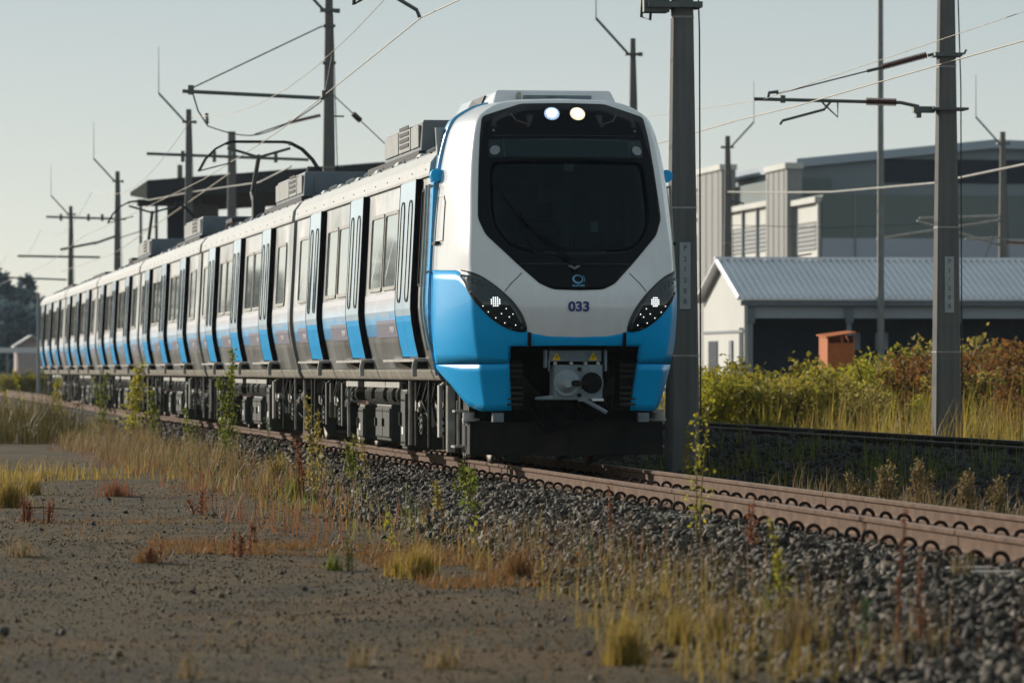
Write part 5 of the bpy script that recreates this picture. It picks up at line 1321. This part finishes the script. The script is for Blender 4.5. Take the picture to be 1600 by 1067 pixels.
m = MB(); m.box(.40,.46,.0,.03,hz(536,135),hz(522,135)); m.build('stile', OR, ob)
# dark canopy behind the train (left)
A = at(205, 579, 232); B = at(600, 579, 230); d = (B-A); d.z = 0; ang = math.atan2(d.y, d.x); Lc = d.length
cn = tag(empty('flat_roof_canopy', (A.x, A.y, 0), ang), 'dark flat-roofed canopy on slim columns behind the middle of the train', 'building')
zA0, zA1, zB0, zB1 = hz(311,232), hz(282,232), hz(287,230), hz(253,230)
DKC = mat('dark_canopy', (.035,.038,.045), .7, var=.15)
m = MB(); m.hexa([(.8,0,zA0),(Lc,0,zB0),(Lc,16,zB0),(.8,16,zA0),(.8,0,zA1),(Lc,0,zB1),(Lc,16,zB1),(.8,16,zA1)]); m.build('roof_deck', DKC, cn)
m = MB(); m.hexa([(-.1,.2,hz(306,232)),(.798,.05,zA0),(.798,15.9,zA0),(-.1,15,hz(306,232)),(-.1,.2,hz(300,232)),(.798,.05,zA1-.02),(.798,15.9,zA1-.02),(-.1,15,hz(300,232))]); m.build('sloped_edge', mat('canopy_edge', (.32,.29,.25), .7), cn)
m = MB(); m.box(1.35, 2.2, 2, 10, 0, zA0-.003); m.build('dark_panel_wall', CLADD, cn)
for q in (.35, 1.15, 2.55):
    m = MB(); m.box(q-.06, q+.06, .5, .62, 0, zA0-.003); m.build('column', DKC if q > .5 else CLADO, cn)
m = MB(); m.box(.2, 3.4, .4, .6, zA0-.35, zA0-.004); m.build('edge_beam', DKC, cn)
m = MB(); m.tube([(1.1,.55,zA0-.05-1.2),(1.1,.55,zA0-.3-1.1),(1.15,.55,zA0-.3)], .05, 6); m.build('brace', DKC, cn)
# far left: wall, hedge, house, posts
A = at(-60, 545, 260); B = at(420, 545, 268)
rw = tag(empty('white_boundary_wall', (A.x, A.y, 0)), 'long pale grey boundary wall with a white top rail far behind the train at left', 'wall')
LL = (B-A).length
m = MB(); m.box(0, LL, 0, .3, -.2, 1.35); m.build('wall', mat('far_wall_grey', (.30,.33,.35), .8), rw)
m = MB(); m.box(0, LL, -.1, .4, hz(551,260), hz(543,260)); m.build('top_rail', LETTER, rw)
for q in np.arange(.3, LL, 2.2):
    m = MB(); m.box(q, q+.12, .1, .2, 1.352, hz(551,260)-.002); m.build('rail_post', CLADM, rw)
H = at(50, 579, 310); hs_ = tag(empty('far_house', (H.x, H.y, 0)), 'small white gabled house far beyond the boundary wall at left', 'house')
m = MB(); ht = hz(540,310); hp = hz(527,310); m.add([(-.9,0,0),(.9,0,0),(.9,0,ht),(0,0,hp),(-.9,0,ht),(-.9,8,0),(.9,8,0),(.9,8,ht),(0,8,hp),(-.9,8,ht)], [(0,1,2,3,4),(9,8,7,6,5),(0,4,9,5),(1,6,7,2)]); m.build('wall', mat('house_wall', (.50,.42,.40), .8), hs_)
m = MB()
for s in (-1, 1): m.hexa([(s*1.1,-.3,ht-.12),(0,-.3,hp+.02),(0,8.2,hp+.02),(s*1.1,8.2,ht-.12),(s*1.1,-.3,ht+.0),(0,-.3,hp+.16),(0,8.2,hp+.16),(s*1.1,8.2,ht+.0)])
m.build('roof', mat('house_roof', (.55,.54,.52), .7), hs_)
p = at(60, 579, 215); fp_ = tag(empty('fence_post', (p.x, p.y, 0)), 'grey upright post at the far left just before the train end', 'post'); m = MB(); m.tube([(0,0,-.1),(0,0,hz(458,215))], .07, 8); m.build('post', CLADM, fp_); m = MB(); m.box(-.2,.2,-.2,.2,0,.25); m.build('base', CONC, fp_)
# ------------------------------------------------------------------ vegetation
def leaf_quads(P, size, up=.3):
    """small folded leaf faces (two triangles each, 4 corners) at points P"""
    n = len(P); a = rng.normal(size=(n,3)); a[:,2] += up; a /= np.linalg.norm(a,axis=1,keepdims=True)
    b = rng.normal(size=(n,3)); b -= (b*a).sum(1,keepdims=True)*a; b /= np.linalg.norm(b,axis=1,keepdims=True)
    s = np.asarray(size)[:,None]*np.ones((n,1)); V = np.stack([P, P+a*s*.5+b*s*.27, P+a*s, P+a*s*.5-b*s*.27], 1)
    return V.reshape(-1,3), (np.arange(n)*4)[:,None] + np.array([[0,1,2,3]])
def blades(P, h, w, lean=.25, bias=(0,0)):
    """tapering bent grass blades: 5 points, 1 quad + 1 tri as two quads"""
    n = len(P); a = rng.uniform(0, 2*np.pi, n); d = np.stack([np.cos(a), np.sin(a), 0*a], -1); t = np.stack([-np.sin(a), np.cos(a), 0*a], -1)
    h = np.asarray(h)[:,None]; w = np.asarray(w)[:,None]; ln = np.abs(rng.normal(0, lean, (n,1))); up = np.array([[0,0,1.0]])
    off = d*ln*h + np.array([[bias[0], bias[1], 0]])*h
    m = P + up*h*.55 + off*.35; e = P + up*h + off
    V = np.stack([P-t*w, P+t*w, m+t*w*.75, m-t*w*.75, e+t*w*.12, e-t*w*.12], 1).reshape(-1,3)
    i = (np.arange(n)*6)[:,None]; F = np.concatenate([i+np.array([[0,1,2,3]]), i+np.array([[3,2,4,5]])])
    return V, F
def joinm(L):
    V = []; F = []; b = 0
    for v, f in L: V.append(v); F.append(f+b); b += len(v)
    return np.concatenate(V), np.concatenate(F)
G = dict(
 gold=leafmat('golden_grass', [(.30,.20,.04),(.38,.27,.07),(.25,.17,.045),(.20,.17,.04)], .45),
 straw=leafmat('straw_grass', [(.22,.15,.07),(.29,.21,.10),(.17,.11,.05),(.15,.13,.05)], .4),
 rusty=leafmat('rust_red_weed', [(.22,.075,.03),(.30,.12,.05),(.16,.05,.03),(.28,.17,.07)], .4),
 orange=leafmat('orange_moss_grass', [(.23,.11,.04),(.30,.16,.055),(.19,.085,.03),(.22,.15,.06)], .35),
 green=leafmat('weed_green', [(.085,.13,.02),(.14,.17,.025),(.20,.20,.03),(.07,.10,.02)], .5),
 yellowgreen=leafmat('yellow_green_leaves', [(.22,.24,.025),(.32,.30,.03),(.42,.34,.035),(.14,.17,.025)], .5),
 bushgreen=leafmat('bush_green', [(.17,.17,.022),(.27,.235,.03),(.36,.28,.04),(.11,.12,.02)], .5),
 olive=leafmat('bush_olive', [(.22,.195,.045),(.31,.255,.06),(.38,.29,.08),(.17,.145,.04)], .5),
 brown=leafmat('bush_rust_brown', [(.19,.085,.028),(.25,.12,.032),(.14,.06,.026),(.20,.13,.032)], .45),
 bank=leafmat('dark_bank_grass', [(.05,.055,.016),(.09,.08,.025),(.12,.085,.035),(.045,.05,.015)], .35),
 dark=leafmat('haze_tinted_leaves', [(.10,.155,.185),(.13,.19,.215),(.085,.13,.155)], .2),  # distance haze painted into the leaf colours, paler and bluer
 teal=leafmat('grey_green_weed', [(.07,.12,.06),(.10,.15,.08)], .4))
STEM = mat('weed_stem', (.20,.15,.05), .8, var=.2); BARK = mat('bark', (.09,.07,.05), .9, var=.2)
STEMR = mat('red_stem', (.16,.05,.03), .8, var=.2)

# --- tall weeds on the ballast shoulder: (photo x base, y base, top y, distance, kind, label)
def gzz(x, y):
    return float(max(bz(x, y), gz(x, y))) if x > float(toe(y)) else float(gz(x, y))
def weed(bx, by, ty, Z, kind, label, spread=.16, n=120, size=.07, stems=1, round_=False):
    p = at(bx, by, Z); z0 = gzz(p.x, p.y); h = (by-ty)*Z/FPX; t = tag(empty('weed', (p.x, p.y, z0-.02)), label, 'weed', 'tall weeds along the track')
    sm = MB(); LV = []
    for s in range(stems):
        lean = rng.normal(0, .10, 2); b0 = rng.normal(0, .04 if stems > 1 else 0, 2); hh = h*(1 if s == 0 else rng.uniform(.6, .95))
        pts = [Vector((b0[0]+lean[0]*hh*u*u, b0[1]+lean[1]*hh*u*u, hh*u)) for u in np.linspace(0,1,7)]
        sm.tube(pts, .008, 5, r2=.003)
        u = np.clip(rng.uniform(.10, 1.0, n)**.8 + .03*rng.normal(0,1,n), .05, 1); k = len(u); r_ = spread*(1.15-u*.85)*rng.random(k)**.8*(.35+.9*hnoise(u*7, u*0+bx, 1.0, 77)); a = rng.uniform(0, 2*np.pi, k)
        P = np.stack([b0[0]+lean[0]*hh*u*u + r_*np.cos(a), b0[1]+lean[1]*hh*u*u + r_*np.sin(a), hh*u + rng.normal(0,.02,k)], -1)
        LV.append(leaf_quads(P, rng.uniform(.4,1.25,k)*size*.58, .45))
        if not round_:
            for i in range(0, k, 9): sm.tube([Vector((b0[0]+lean[0]*hh*u[i]**2, b0[1]+lean[1]*hh*u[i]**2, hh*u[i]-.04)), Vector(P[i])], .003, 3, cap=False)
    sm.build('stem', STEMR if kind == 'rusty' else STEM, t, fix=False); V, F = joinm(LV); np_mesh('leaves', V, F, G[kind], t)
W = [
 (1090,872,640,35.6,'yellowgreen','tall yellow-green weed standing before the rail right of the pilot plate',.15,95,.075,2,False),
 (1228,990,822,27.2,'yellowgreen','yellow-green feathery weed on the ballast slope below the near rail',.10,90,.055,2,False),
 (1195,985,890,27.4,'teal','thin grey-green weed beside the feathery weed on the ballast',.05,90,.05,1,False),
 (738,812,725,44,'green','bright broad-leaved weed at the rail in front of the left end of the pilot plate',.15,60,.11,2,True),
 (742,850,795,40,'yellowgreen','small yellowing weed on the ballast under the broad-leaved one',.06,16,.10,1,True),
 (355,722,548,73,'green','tall weed rising against the lower side of the second carriage',.26,330,.11,3,False),
 (487,790,622,54,'olive','dense green and brown weed before the rail below the first carriage',.15,260,.08,2,False),
 (548,705,628,57,'green','dark leafy weed growing against the underframe boxes of the lead carriage',.13,170,.08,2,False),
 (572,730,650,55,'olive','weed leaning beside the rail under the lead carriage',.12,110,.08,1,False),
 (720,735,685,49.5,'green','dark green weed in the shade beside the left edge of the pilot plate',.12,100,.08,2,True),
 (208,700,568,95,'yellowgreen','tall yellow-green weed against the fourth carriage',.30,300,.13,3,False),
 (160,690,590,104,'green','leafy weed in front of the fifth carriage',.30,220,.14,2,False),
 (238,690,605,92,'green','weed between the two tallest at the middle of the train',.2,180,.12,2,False),
 (88,655,590,135,'yellowgreen','far yellow weed beside the last carriage',.3,200,.16,2,False),
 (35,650,565,128,'yellowgreen','slim yellow weed at the far left beside the rail',.2,160,.13,1,False),
 (12,660,600,120,'olive','short weed at the left edge beside the track',.25,160,.13,2,False),
 (300,705,628,80,'green','weed at the ballast edge below the third carriage',.15,150,.1,2,False),
 (425,760,655,62,'teal','slender grey-green weed at the ballast edge',.09,110,.07,1,False),
 (470,800,700,55,'rusty','reddish dry weed beside the dense green one',.15,170,.06,3,False),
 (1415,1060,838,24.3,'rusty','dark red dock stalk at the lower right in front of the rail',.05,110,.04,2,False),
 (955,860,770,38,'rusty','thin red-brown stalk on the ballast slope under the pilot plate',.05,110,.045,1,False),
 (1170,880,790,34,'rusty','red-brown stalk on the ballast beside the tall yellow-green weed',.06,100,.05,2,False),
 (1355,1060,965,23.8,'teal','grey-green weed near the bottom edge at lower right',.07,120,.05,1,False),
 (542,888,832,36,'teal','grey-green seedling cluster on the ground below the ballast',.05,22,.045,7,False),
 (925,905,850,34.5,'teal','pale green stalk at the ballast toe',.05,80,.05,1,False),
 (612,852,800,41,'yellowgreen','small bright yellow weed on the dry grass',.07,50,.08,1,True),
 (690,800,745,46,'olive','brownish weed on the ballast under the lead carriage',.12,110,.06,2,False),
 (320,800,758,50,'rusty','small dark red weed standing alone on the gravel',.10,120,.05,3,False),
 (42,818,770,47,'rusty','dark red bushy weed at the left side',.16,45,.04,9,False),
 (75,818,778,47,'rusty','dark red weed just right of the bushy one at left',.12,40,.04,6,False),
 (375,855,812,38,'rusty','thin red stalk rising from the orange moss',.08,110,.045,3,False),
 (395,848,800,39.5,'rusty','second thin red stalk beside the moss',.06,90,.045,2,False),
 (243,880,848,37,'rusty','low red weed on the gravel in the left foreground',.08,90,.04,3,False),
 (1440,790,700,42,'straw','dry feathery weed in front of the dark bank, tallest of its clump',.14,240,.06,4,False),
 (1385,785,705,43,'straw','dry feathery weed left in the clump before the dark bank',.16,240,.06,4,False),
 (1340,780,725,44,'straw','short dry weed at the left end of the clump',.16,200,.06,4,False),
 (1500,800,715,41,'straw','dry brown weed right of the clump before the dark bank',.18,220,.06,5,False),
 (1560,815,730,40,'straw','curved dry weed at the right edge before the dark bank',.16,180,.06,5,False),
 (1490,690,635,66,'green','bright green climber at the foot of the right mast',.09,160,.09,2,False),
 (1078,735,640,52,'olive','dark weed at the foot of the mast beside the cab',.08,120,.07,2,False),
]
for w in W: weed(*w[:6], spread=w[6], n=w[7], size=w[8], stems=w[9], round_=w[10])

# --- grass tufts: things one can count
def tuft(bx, by, ty, wpx, Z, kind, label, n=220):
    p = at(bx, by, Z); z0 = gzz(p.x, p.y); h = (by-ty)*Z/FPX; r_ = wpx*Z/FPX/2
    q = rng.normal(0, .38, (n,2))*r_*np.array([[1,1]]); P = np.stack([q[:,0], q[:,1], np.zeros(n)-.01], -1)
    rr = np.hypot(q[:,0], q[:,1])/max(r_, 1e-3); n_ = int(n*.75)
    hh = h*rng.uniform(.25,1.08,n)*np.clip(1.1-.55*rr, .2, 1.1); P[:,0] += rng.normal(0, .12, n)*r_
    V, F = blades(P, hh, rng.uniform(.0022,.0045,n)*max(1, Z/40), .48)
    o = np_mesh('grass_tuft', V, F, G[kind]); o.location = (p.x, p.y, z0); tag(o, label, 'grass tuft', 'grass tufts on the gravel ground')
T = [(975,1035,935,75,24.2,'gold','bright golden grass tuft at the lower middle, tallest in the foreground',330),
 (1060,1005,915,70,26,'gold','golden grass tuft right of the brightest one, at the ballast toe',170),
 (1115,1000,925,60,26.5,'straw','thin straw tuft on the lower ballast right of the golden tufts',240),
 (1250,1040,935,80,24.6,'straw','straw-coloured tuft on the ballast slope at lower right',260),
 (655,905,835,70,34.5,'gold','golden tuft at the edge of the orange moss in the middle',420),
 (620,890,845,50,35,'gold','small golden tuft left of the middle one',240),
 (15,792,728,60,52,'gold','golden tuft cut by the left edge of the frame',420),
 (50,770,730,50,57,'gold','low golden tuft beside the one at the left edge',240),
 (810,905,850,60,34.8,'orange','orange-brown tuft at the right end of the moss',300),
 (435,770,715,45,62,'gold','yellow-green tuft at the ballast edge left of centre',260),
 (370,745,700,60,66,'straw','straw tuft where the gravel meets the weeds',300),
 (460,790,745,40,55,'green','bright green tuft at the ballast edge',200),
 (560,1040,985,60,24.5,'straw','sparse straw tuft in the lower foreground',60),
 (690,1050,985,90,24.2,'straw','thin sparse grass wisps low in the middle foreground',90),
 (300,1060,1000,60,23.5,'straw','sparse wisps of grass at the lower left',40),
 (30,870,830,70,38,'straw','sparse dry tuft at the left on the gravel',110),
 (230,880,845,60,37,'orange','rust coloured low tuft on the gravel left of centre',160),
 (520,885,845,30,36,'green','green grass wisps beside the grey-green seedlings',90),
 (180,780,745,60,56,'rusty','reddish tuft behind the loose stones at left',200),
 (1500,905,840,60,29,'straw','thin straw wisps against the near rail at right',50)]
for t in T: tuft(*t[:7], n=t[7])

# --- continuous weedy strips (uncountable)
def grass_zone(name, label, x0, x1, y0, y1, n, h, w, kind, keep=None, clump=.55, cs=.9, lean=.3, seed=1, zf=None):
    x = rng.uniform(x0, x1, n*3); y = rng.uniform(y0, y1, n*3); k = hnoise(x, y, cs, seed) > clump
    if keep is not None: k &= keep(x, y)
    x, y = x[k][:n], y[k][:n]; f = zf or (lambda a, b: np.where(a > toe(b), np.maximum(bz(a, b), gz(a, b)), gz(a, b)))
    P = np.stack([x, y, f(x, y)-.01], -1); c = .5 + hnoise(x, y, cs*.7, seed+5)
    V, F = blades(P, (h[0]+(h[1]-h[0])*rng.random(len(x))**1.6)*c, rng.uniform(*w, len(x))*.85, lean*1.5); o = np_mesh(name, V, F, G[kind]); tag(o, label, 'grass', kind='stuff')
near_toe = lambda a, b: (lambda x, y: (x > toe(y)+a) & (x < toe(y)+b))
grass_zone('dry_grass', 'dry straw grass along the ballast toe of the near track', -4.5, -1.3, 34, 62, 2200, (.06,.24), (.0025,.005), 'straw', near_toe(-.7, .35), .50, 1.1, seed=3)
grass_zone('dry_grass', 'tall dry grass and weeds along the ballast below the rear carriages', -5.0, -1.5, 58, 118, 4600, (.15,.42), (.005,.009), 'straw', near_toe(-1.3, .55), .42, 1.6, seed=4)
grass_zone('red_weeds', 'rust red weeds among the dry grass beside the ballast', -6.0, -1.7, 40, 100, 1900, (.08,.34), (.004,.008), 'rusty', near_toe(-1.6, .45), .55, 1.4, seed=8)
grass_zone('golden_grass', 'golden grass between gravel and ballast in the middle', -5.2, -1.5, 34, 80, 1500, (.06,.30), (.003,.006), 'gold', near_toe(-1.0, .35), .56, 1.0, seed=12)
grass_zone('green_weeds', 'green weeds mixed into the dry strip by the ballast', -5.0, -1.4, 40, 110, 1500, (.08,.36), (.004,.007), 'green', near_toe(-1.0, .6), .60, .9, seed=15)
grass_zone('orange_moss', 'low orange moss and grass carpet before the ballast', -6.2, -2.3, 32.5, 46, 9000, (.025,.10), (.004,.008), 'orange', lambda x, y: (x < toe(y)+.3) & (hnoise(x, y, 2.2, 21) > .42) & ((y > 38.5) & (y < 41) & (x > -5.4) | (x > -3.9 - .0*y) & (y < 39)), .35, .7, .5, 22)
grass_zone('orange_moss', 'low rust-coloured moss patches on the gravel at left', -9.5, -3, 36, 58, 3500, (.02,.07), (.004,.008), 'orange', lambda x, y: hnoise(x, y, 1.9, 31) > .66, .3, .6, .5, 23)
grass_zone('golden_strip', 'golden grass line crossing the gravel at left', -12.5, -3.2, 61, 71, 3600, (.06,.30), (.005,.009), 'gold', lambda x, y: np.abs(y - 66 - 1.2*np.sin(x)) < 2.6, .35, .9, seed=27)
grass_zone('dark_grass_bank', 'dark green and brown grass bank in the distance at left', -12, -2.7, 97, 116, 6500, (.30,.85), (.010,.016), 'bank', lambda x, y: x < -3.0, .2, 2.0, seed=29)
grass_zone('dark_grass_bank', 'brown dry grass on the far bank at left', -12, -2.6, 108, 135, 4000, (.4,.85), (.010,.016), 'straw', lambda x, y: x < -2.8, .35, 2.0, seed=33)
grass_zone('sparse_grass', 'sparse short grass blades scattered over the gravel', -9, -2.6, 21, 60, 1500, (.02,.09), (.002,.004), 'straw', lambda x, y: x < toe(y), .55, .8, .5, 35)
grass_zone('ballast_grass', 'dry grass stems growing on the lower ballast slope in front', -4.6, -1.9, 22, 40, 1500, (.08,.34), (.0018,.0035), 'straw', near_toe(-.35, .8), .5, .6, .25, 37)
grass_zone('ballast_grass', 'rust-brown stems on the lower ballast slope in front', -4.6, -1.7, 22, 40, 500, (.08,.30), (.0018,.0035), 'rusty', near_toe(-.2, .9), .55, .5, .25, 39)
grass_zone('straw_litter', 'dead straw bits lying flat on the gravel ground', -9.5, -2.5, 21, 62, 2200, (.02,.09), (.0025,.005), 'straw', lambda x, y: x < toe(y), .45, 1.4, 1.6, 71)
grass_zone('sparse_grass', 'short rusty blades scattered in patches over the gravel', -9.5, -2.6, 21, 50, 2600, (.015,.07), (.002,.004), 'orange', lambda x, y: (x < toe(y)) & (hnoise(x, y, 2.6, 73) > .5), .55, .7, .6, 74)
grass_zone('golden_grass', 'loose golden stems between the tufts at the ballast foot', -4.4, -2.4, 22, 33, 1300, (.06,.42), (.0018,.0036), 'gold', near_toe(-.75, .35), .45, .7, .4, 81)
f2 = lambda a, b: np.where(a < 2.7, bz(a, b), b2z(a, b))
grass_zone('dry_grass', 'dry weeds between the near rail and the dark bank at right', 1.3, 3.2, 36, 50, 1700, (.1,.34), (.003,.006), 'straw', None, .45, .7, seed=41, zf=f2)
grass_zone('green_weeds', 'dark weeds on the shaded bank of the second track', 2.6, 4.4, 46, 64, 900, (.15,.45), (.004,.008), 'green', None, .5, .8, seed=43, zf=f2)
field = lambda x, y: x > 8.6
grass_zone('field_grass', 'tall dry straw grass in the field beyond the second track', 8.6, 34, 64, 90, 22000, (.30,1.0), (.008,.015), 'gold', field, .25, 2.0, .22, 45)
grass_zone('field_grass', 'green and yellow weeds in the field beyond the second track', 8.6, 34, 66, 108, 11000, (.35,1.05), (.008,.015), 'yellowgreen', field, .55, 2.2, .22, 47)
grass_zone('field_grass', 'rust brown weeds in the field at right', 15, 36, 66, 108, 14000, (.4,1.25), (.008,.015), 'brown', lambda x, y: x > 13 + .08*(y-66), .45, 2.2, .22, 49)

# --- bushes beyond the second track
def bush_proto(kind, h, r_, n, leaf, tall=False):
    t = empty('bush'); LV = []; sm = MB()
    nb = 9 if not tall else 6
    for k in range(nb):
        a = rng.uniform(0, 2*math.pi); rr = r_*math.sqrt(rng.random())*.75; hh = h*rng.uniform(.6,1.0)*(1-.35*rr/r_)
        b0 = Vector((rr*.35*math.cos(a), rr*.35*math.sin(a), 0)); e = Vector((rr*math.cos(a), rr*math.sin(a), hh))
        pts = [b0.lerp(e, u) + Vector((0,0,.12*hh*math.sin(math.pi*u))) for u in np.linspace(0,1,5)]
        sm.tube(pts, .014, 4, r2=.005)
        m_ = n//nb; u = rng.uniform(.12,1,m_)**.75
        c = np.array([list(b0.lerp(e, float(q)) + Vector((0,0,.12*hh*math.sin(math.pi*q)))) for q in u])
        P = c + rng.normal(0, 1, (m_,3))*np.array([[.17,.17,.13]])*r_*(1.1-u[:,None]*.7)
        P[:,2] = np.maximum(P[:,2], .03); LV.append(leaf_quads(P, rng.uniform(.4,1.25,m_)*leaf*.62, .5))
    V, F = joinm(LV); np_mesh('foliage', V, F, G[kind], t); sm.build('stems', BARK, t, fix=False); return t
PRO = {}
for kind in ('bushgreen','yellowgreen','olive','brown'): PRO[kind] = [bush_proto(kind, 1.0, .75, 2400, .085) for _ in range(2)]
USED = set()
def put_bush(px_, ty, Z, kind, label, wide=1.0):
    p = at(px_, 579, Z); i = rng.integers(2); key = (kind, int(i)); src = PRO[kind][i]
    if key not in USED: o = src; USED.add(key)
    else: o = copy_tree(src)
    g = float(gz(p.x, p.y)); h = 1.52 + (579-ty)*Z/FPX - g
    o.location = (p.x, p.y, g); s = h/.94; o.scale = (s*wide, s*wide, s); o.rotation_euler = (0,0,rng.uniform(0,6.28)); tag(o, label, 'bush', 'bushes beyond the second track')
B = [(1098,566,90,'yellowgreen','bright yellow-green bush at the left end of the field, beside the mast'),(1118,556,97,'bushgreen','green bush under the white gable, leftmost of the back row'),(1140,575,80,'yellowgreen','low yellow bush in front of the white gable'),
 (1160,552,99,'bushgreen','green bush at the right corner of the white gable'),(1188,530,94,'bushgreen','tall rounded green bush in front of the dark shed opening'),(1212,545,90,'bushgreen','green bush on the right shoulder of the tall rounded one'),(1232,540,100,'bushgreen','dark upright green bush against the dark shed opening'),
 (1205,585,76,'olive','low olive bush below the tall rounded green one'),(1258,568,92,'olive','olive bush left of the orange booth, in the back row'),(1278,552,96,'yellowgreen','yellow-green bush touching the left side of the orange booth'),(1300,585,86,'yellowgreen','low bright bush in front of the orange booth'),
 (1325,578,90,'olive','olive bush under the orange booth'),(1352,566,95,'olive','olive bush between the booth and the thin steel mast'),(1382,550,92,'yellowgreen','yellow-green bush at the foot of the thin steel mast'),(1404,545,96,'olive','olive bush just right of the thin steel mast'),
 (1428,560,84,'brown','low brown bush left of the thick right mast'),(1438,524,100,'yellowgreen','upright yellow-green bush left of the thick right mast'),(1455,535,92,'brown','rust-brown bush behind the thick right mast'),(1505,512,94,'brown','tall rust-brown bush directly right of the thick mast'),
 (1523,505,98,'olive','dark olive bush peak between the two right masts'),(1545,520,90,'brown','rust-brown bush between the two right masts'),(1568,530,84,'brown','brown bush at the foot of the right slim mast'),(1592,520,96,'brown','rust-brown bush at the right edge of the frame'),(1600,548,78,'olive','olive bush low at the right edge of the frame'),
 (1530,565,76,'olive','low olive bush in front of the rust-brown ones'),(1345,600,74,'olive','low olive bush in the front row below the booth'),(1420,605,74,'yellowgreen','small yellow-green bush in the front row left of the thick mast'),(1110,600,76,'yellowgreen','yellow bush low at the left end of the field'),(1165,598,80,'olive','low olive bush in the front row below the green ones'),(1480,590,90,'brown','brown bush hidden partly by the thick right mast'),(1250,600,78,'olive','low olive bush in the middle of the field'),(1590,590,72,'brown','low brown bush in the front at the right edge')]
for b in B: put_bush(*b[:2], b[2] if b[2] > 86 else b[2]+14, *b[3:], wide=rng.uniform(.9, 1.35))
# leaning dead stake
p = at(1560, 540, 150); 
# --- far trees at the left
def tree(px_, ty, Z, w, label, conifer=True, xy=None, h=None):
    p = at(px_, 579, Z) if xy is None else Vector((*xy, 0)); h = h or 1.52 + (579-ty)*Z/FPX; t = tag(empty('far_tree', (p.x, p.y, 0)), label, 'tree', 'far trees at the left')
    tr = MB(); tr.tube([(0,0,-.2),(0,0,h*.5),(0,0,h*.93)], w*.06, 7, r2=.05)
    for k in range(8):
        a = rng.uniform(0,6.28); z = h*rng.uniform(.25,.8); tr.tube([(0,0,z),(w*.35*math.cos(a),w*.35*math.sin(a),z+h*.06)], .06, 5, r2=.02)
    tr.build('trunk', BARK, t, fix=False)
    n = 2600; u = rng.uniform(.10,1,n); prof = (1.05-u)**.75 if conifer else np.sqrt(np.clip(1-((u-.55)/.5)**2, 0, 1))
    rr = w*.5*prof*np.sqrt(rng.random(n))*(0.75+.5*hnoise(u*8, rng.uniform(0,3,n)*0+px_, 1.0, 3)); a = rng.uniform(0,6.28,n)
    P = np.stack([rr*np.cos(a), rr*np.sin(a), u*h], -1); V, F = leaf_quads(P, rng.uniform(.4,1.0,n)*.9, .1); np_mesh('crown', V, F, G['dark'], t)
TR = [(-12,418,420,6,'dense far conifer cut by the left edge of the frame'),(4,432,430,6,'far conifer second from the left edge',True),(22,452,440,7,'broad far tree between two conifers',False),(42,436,450,4.5,'narrow pointed far conifer before the train end'),(60,470,440,6,'low far tree touching the end of the train',False),(12,480,390,8,'broad dark far bush-like tree at left',False),(36,490,395,7,'low rounded far tree above the white house',False),(-20,470,400,8,'low broad far tree beyond the left edge',False),(70,480,400,7,'far tree hidden partly by the last carriage',False)]
TRB = []
TR += [(-150-230*k, 300+35*(k%3), 300+30*(k%4), 8+2*(k%2), lab, k%3 == 0) for k, lab in enumerate([
 'first tree of the row beyond the left edge, mirrored in the carriage windows','second tree of the row beyond the left edge, broad and mirrored in the windows','third tree of the row beyond the left edge, mirrored in the windows','fourth tree of the row beyond the left edge, a tall conifer',
 'fifth tree of the row beyond the left edge, broad and low','sixth tree of the row beyond the left edge, farther back','seventh tree of the row beyond the left edge, a conifer','eighth tree of the row beyond the left edge, at its end'])]
for t in TR: tree(*t[:5], conifer=(t[5] if len(t) > 5 else True))
o = None
for k, (px_, ty, Z) in enumerate([(q, 552, 262) for q in (5, 25, 48, 70)]): 
    p = at(px_, 579, 256); 
    o = copy_tree(PRO['bushgreen'][0]); o.location = (p.x, p.y, 0); o.scale = (2.2, 2.2, 2.0); tag(o, ['far green hedge bush at the left edge before the boundary wall','far green hedge bush, second from the left before the boundary wall','far green hedge bush under the small white house','far green hedge bush beside the train end'][k], 'bush', 'hedge bushes before the far wall')
for src in [s for v in PRO.values() for s in v]:
    if (not src.get('label')):
        for ch in list(src.children): bpy.data.objects.remove(ch)
        bpy.data.objects.remove(src)

# ------------------------------------------------------------------ air
hm = bpy.data.materials.new('haze_air'); hm.use_nodes = True; t = hm.node_tree; t.nodes.remove(t.nodes['Principled BSDF'])
pv_ = t.nodes.new('ShaderNodeVolumePrincipled'); pv_.inputs['Color'].default_value = (.80,.88,.95,1); pv_.inputs['Density'].default_value = .00010; pv_.inputs['Anisotropy'].default_value = .0
t.links.new(pv_.outputs[0], t.nodes['Material Output'].inputs['Volume'])
m = MB(); m.box(-260, 260, -30, 620, -2.0, 26.0); hz_ = m.build('haze', hm); hz_['kind'] = 'stuff'; hz_['label'] = 'thin bluish morning haze in front of the far trees'
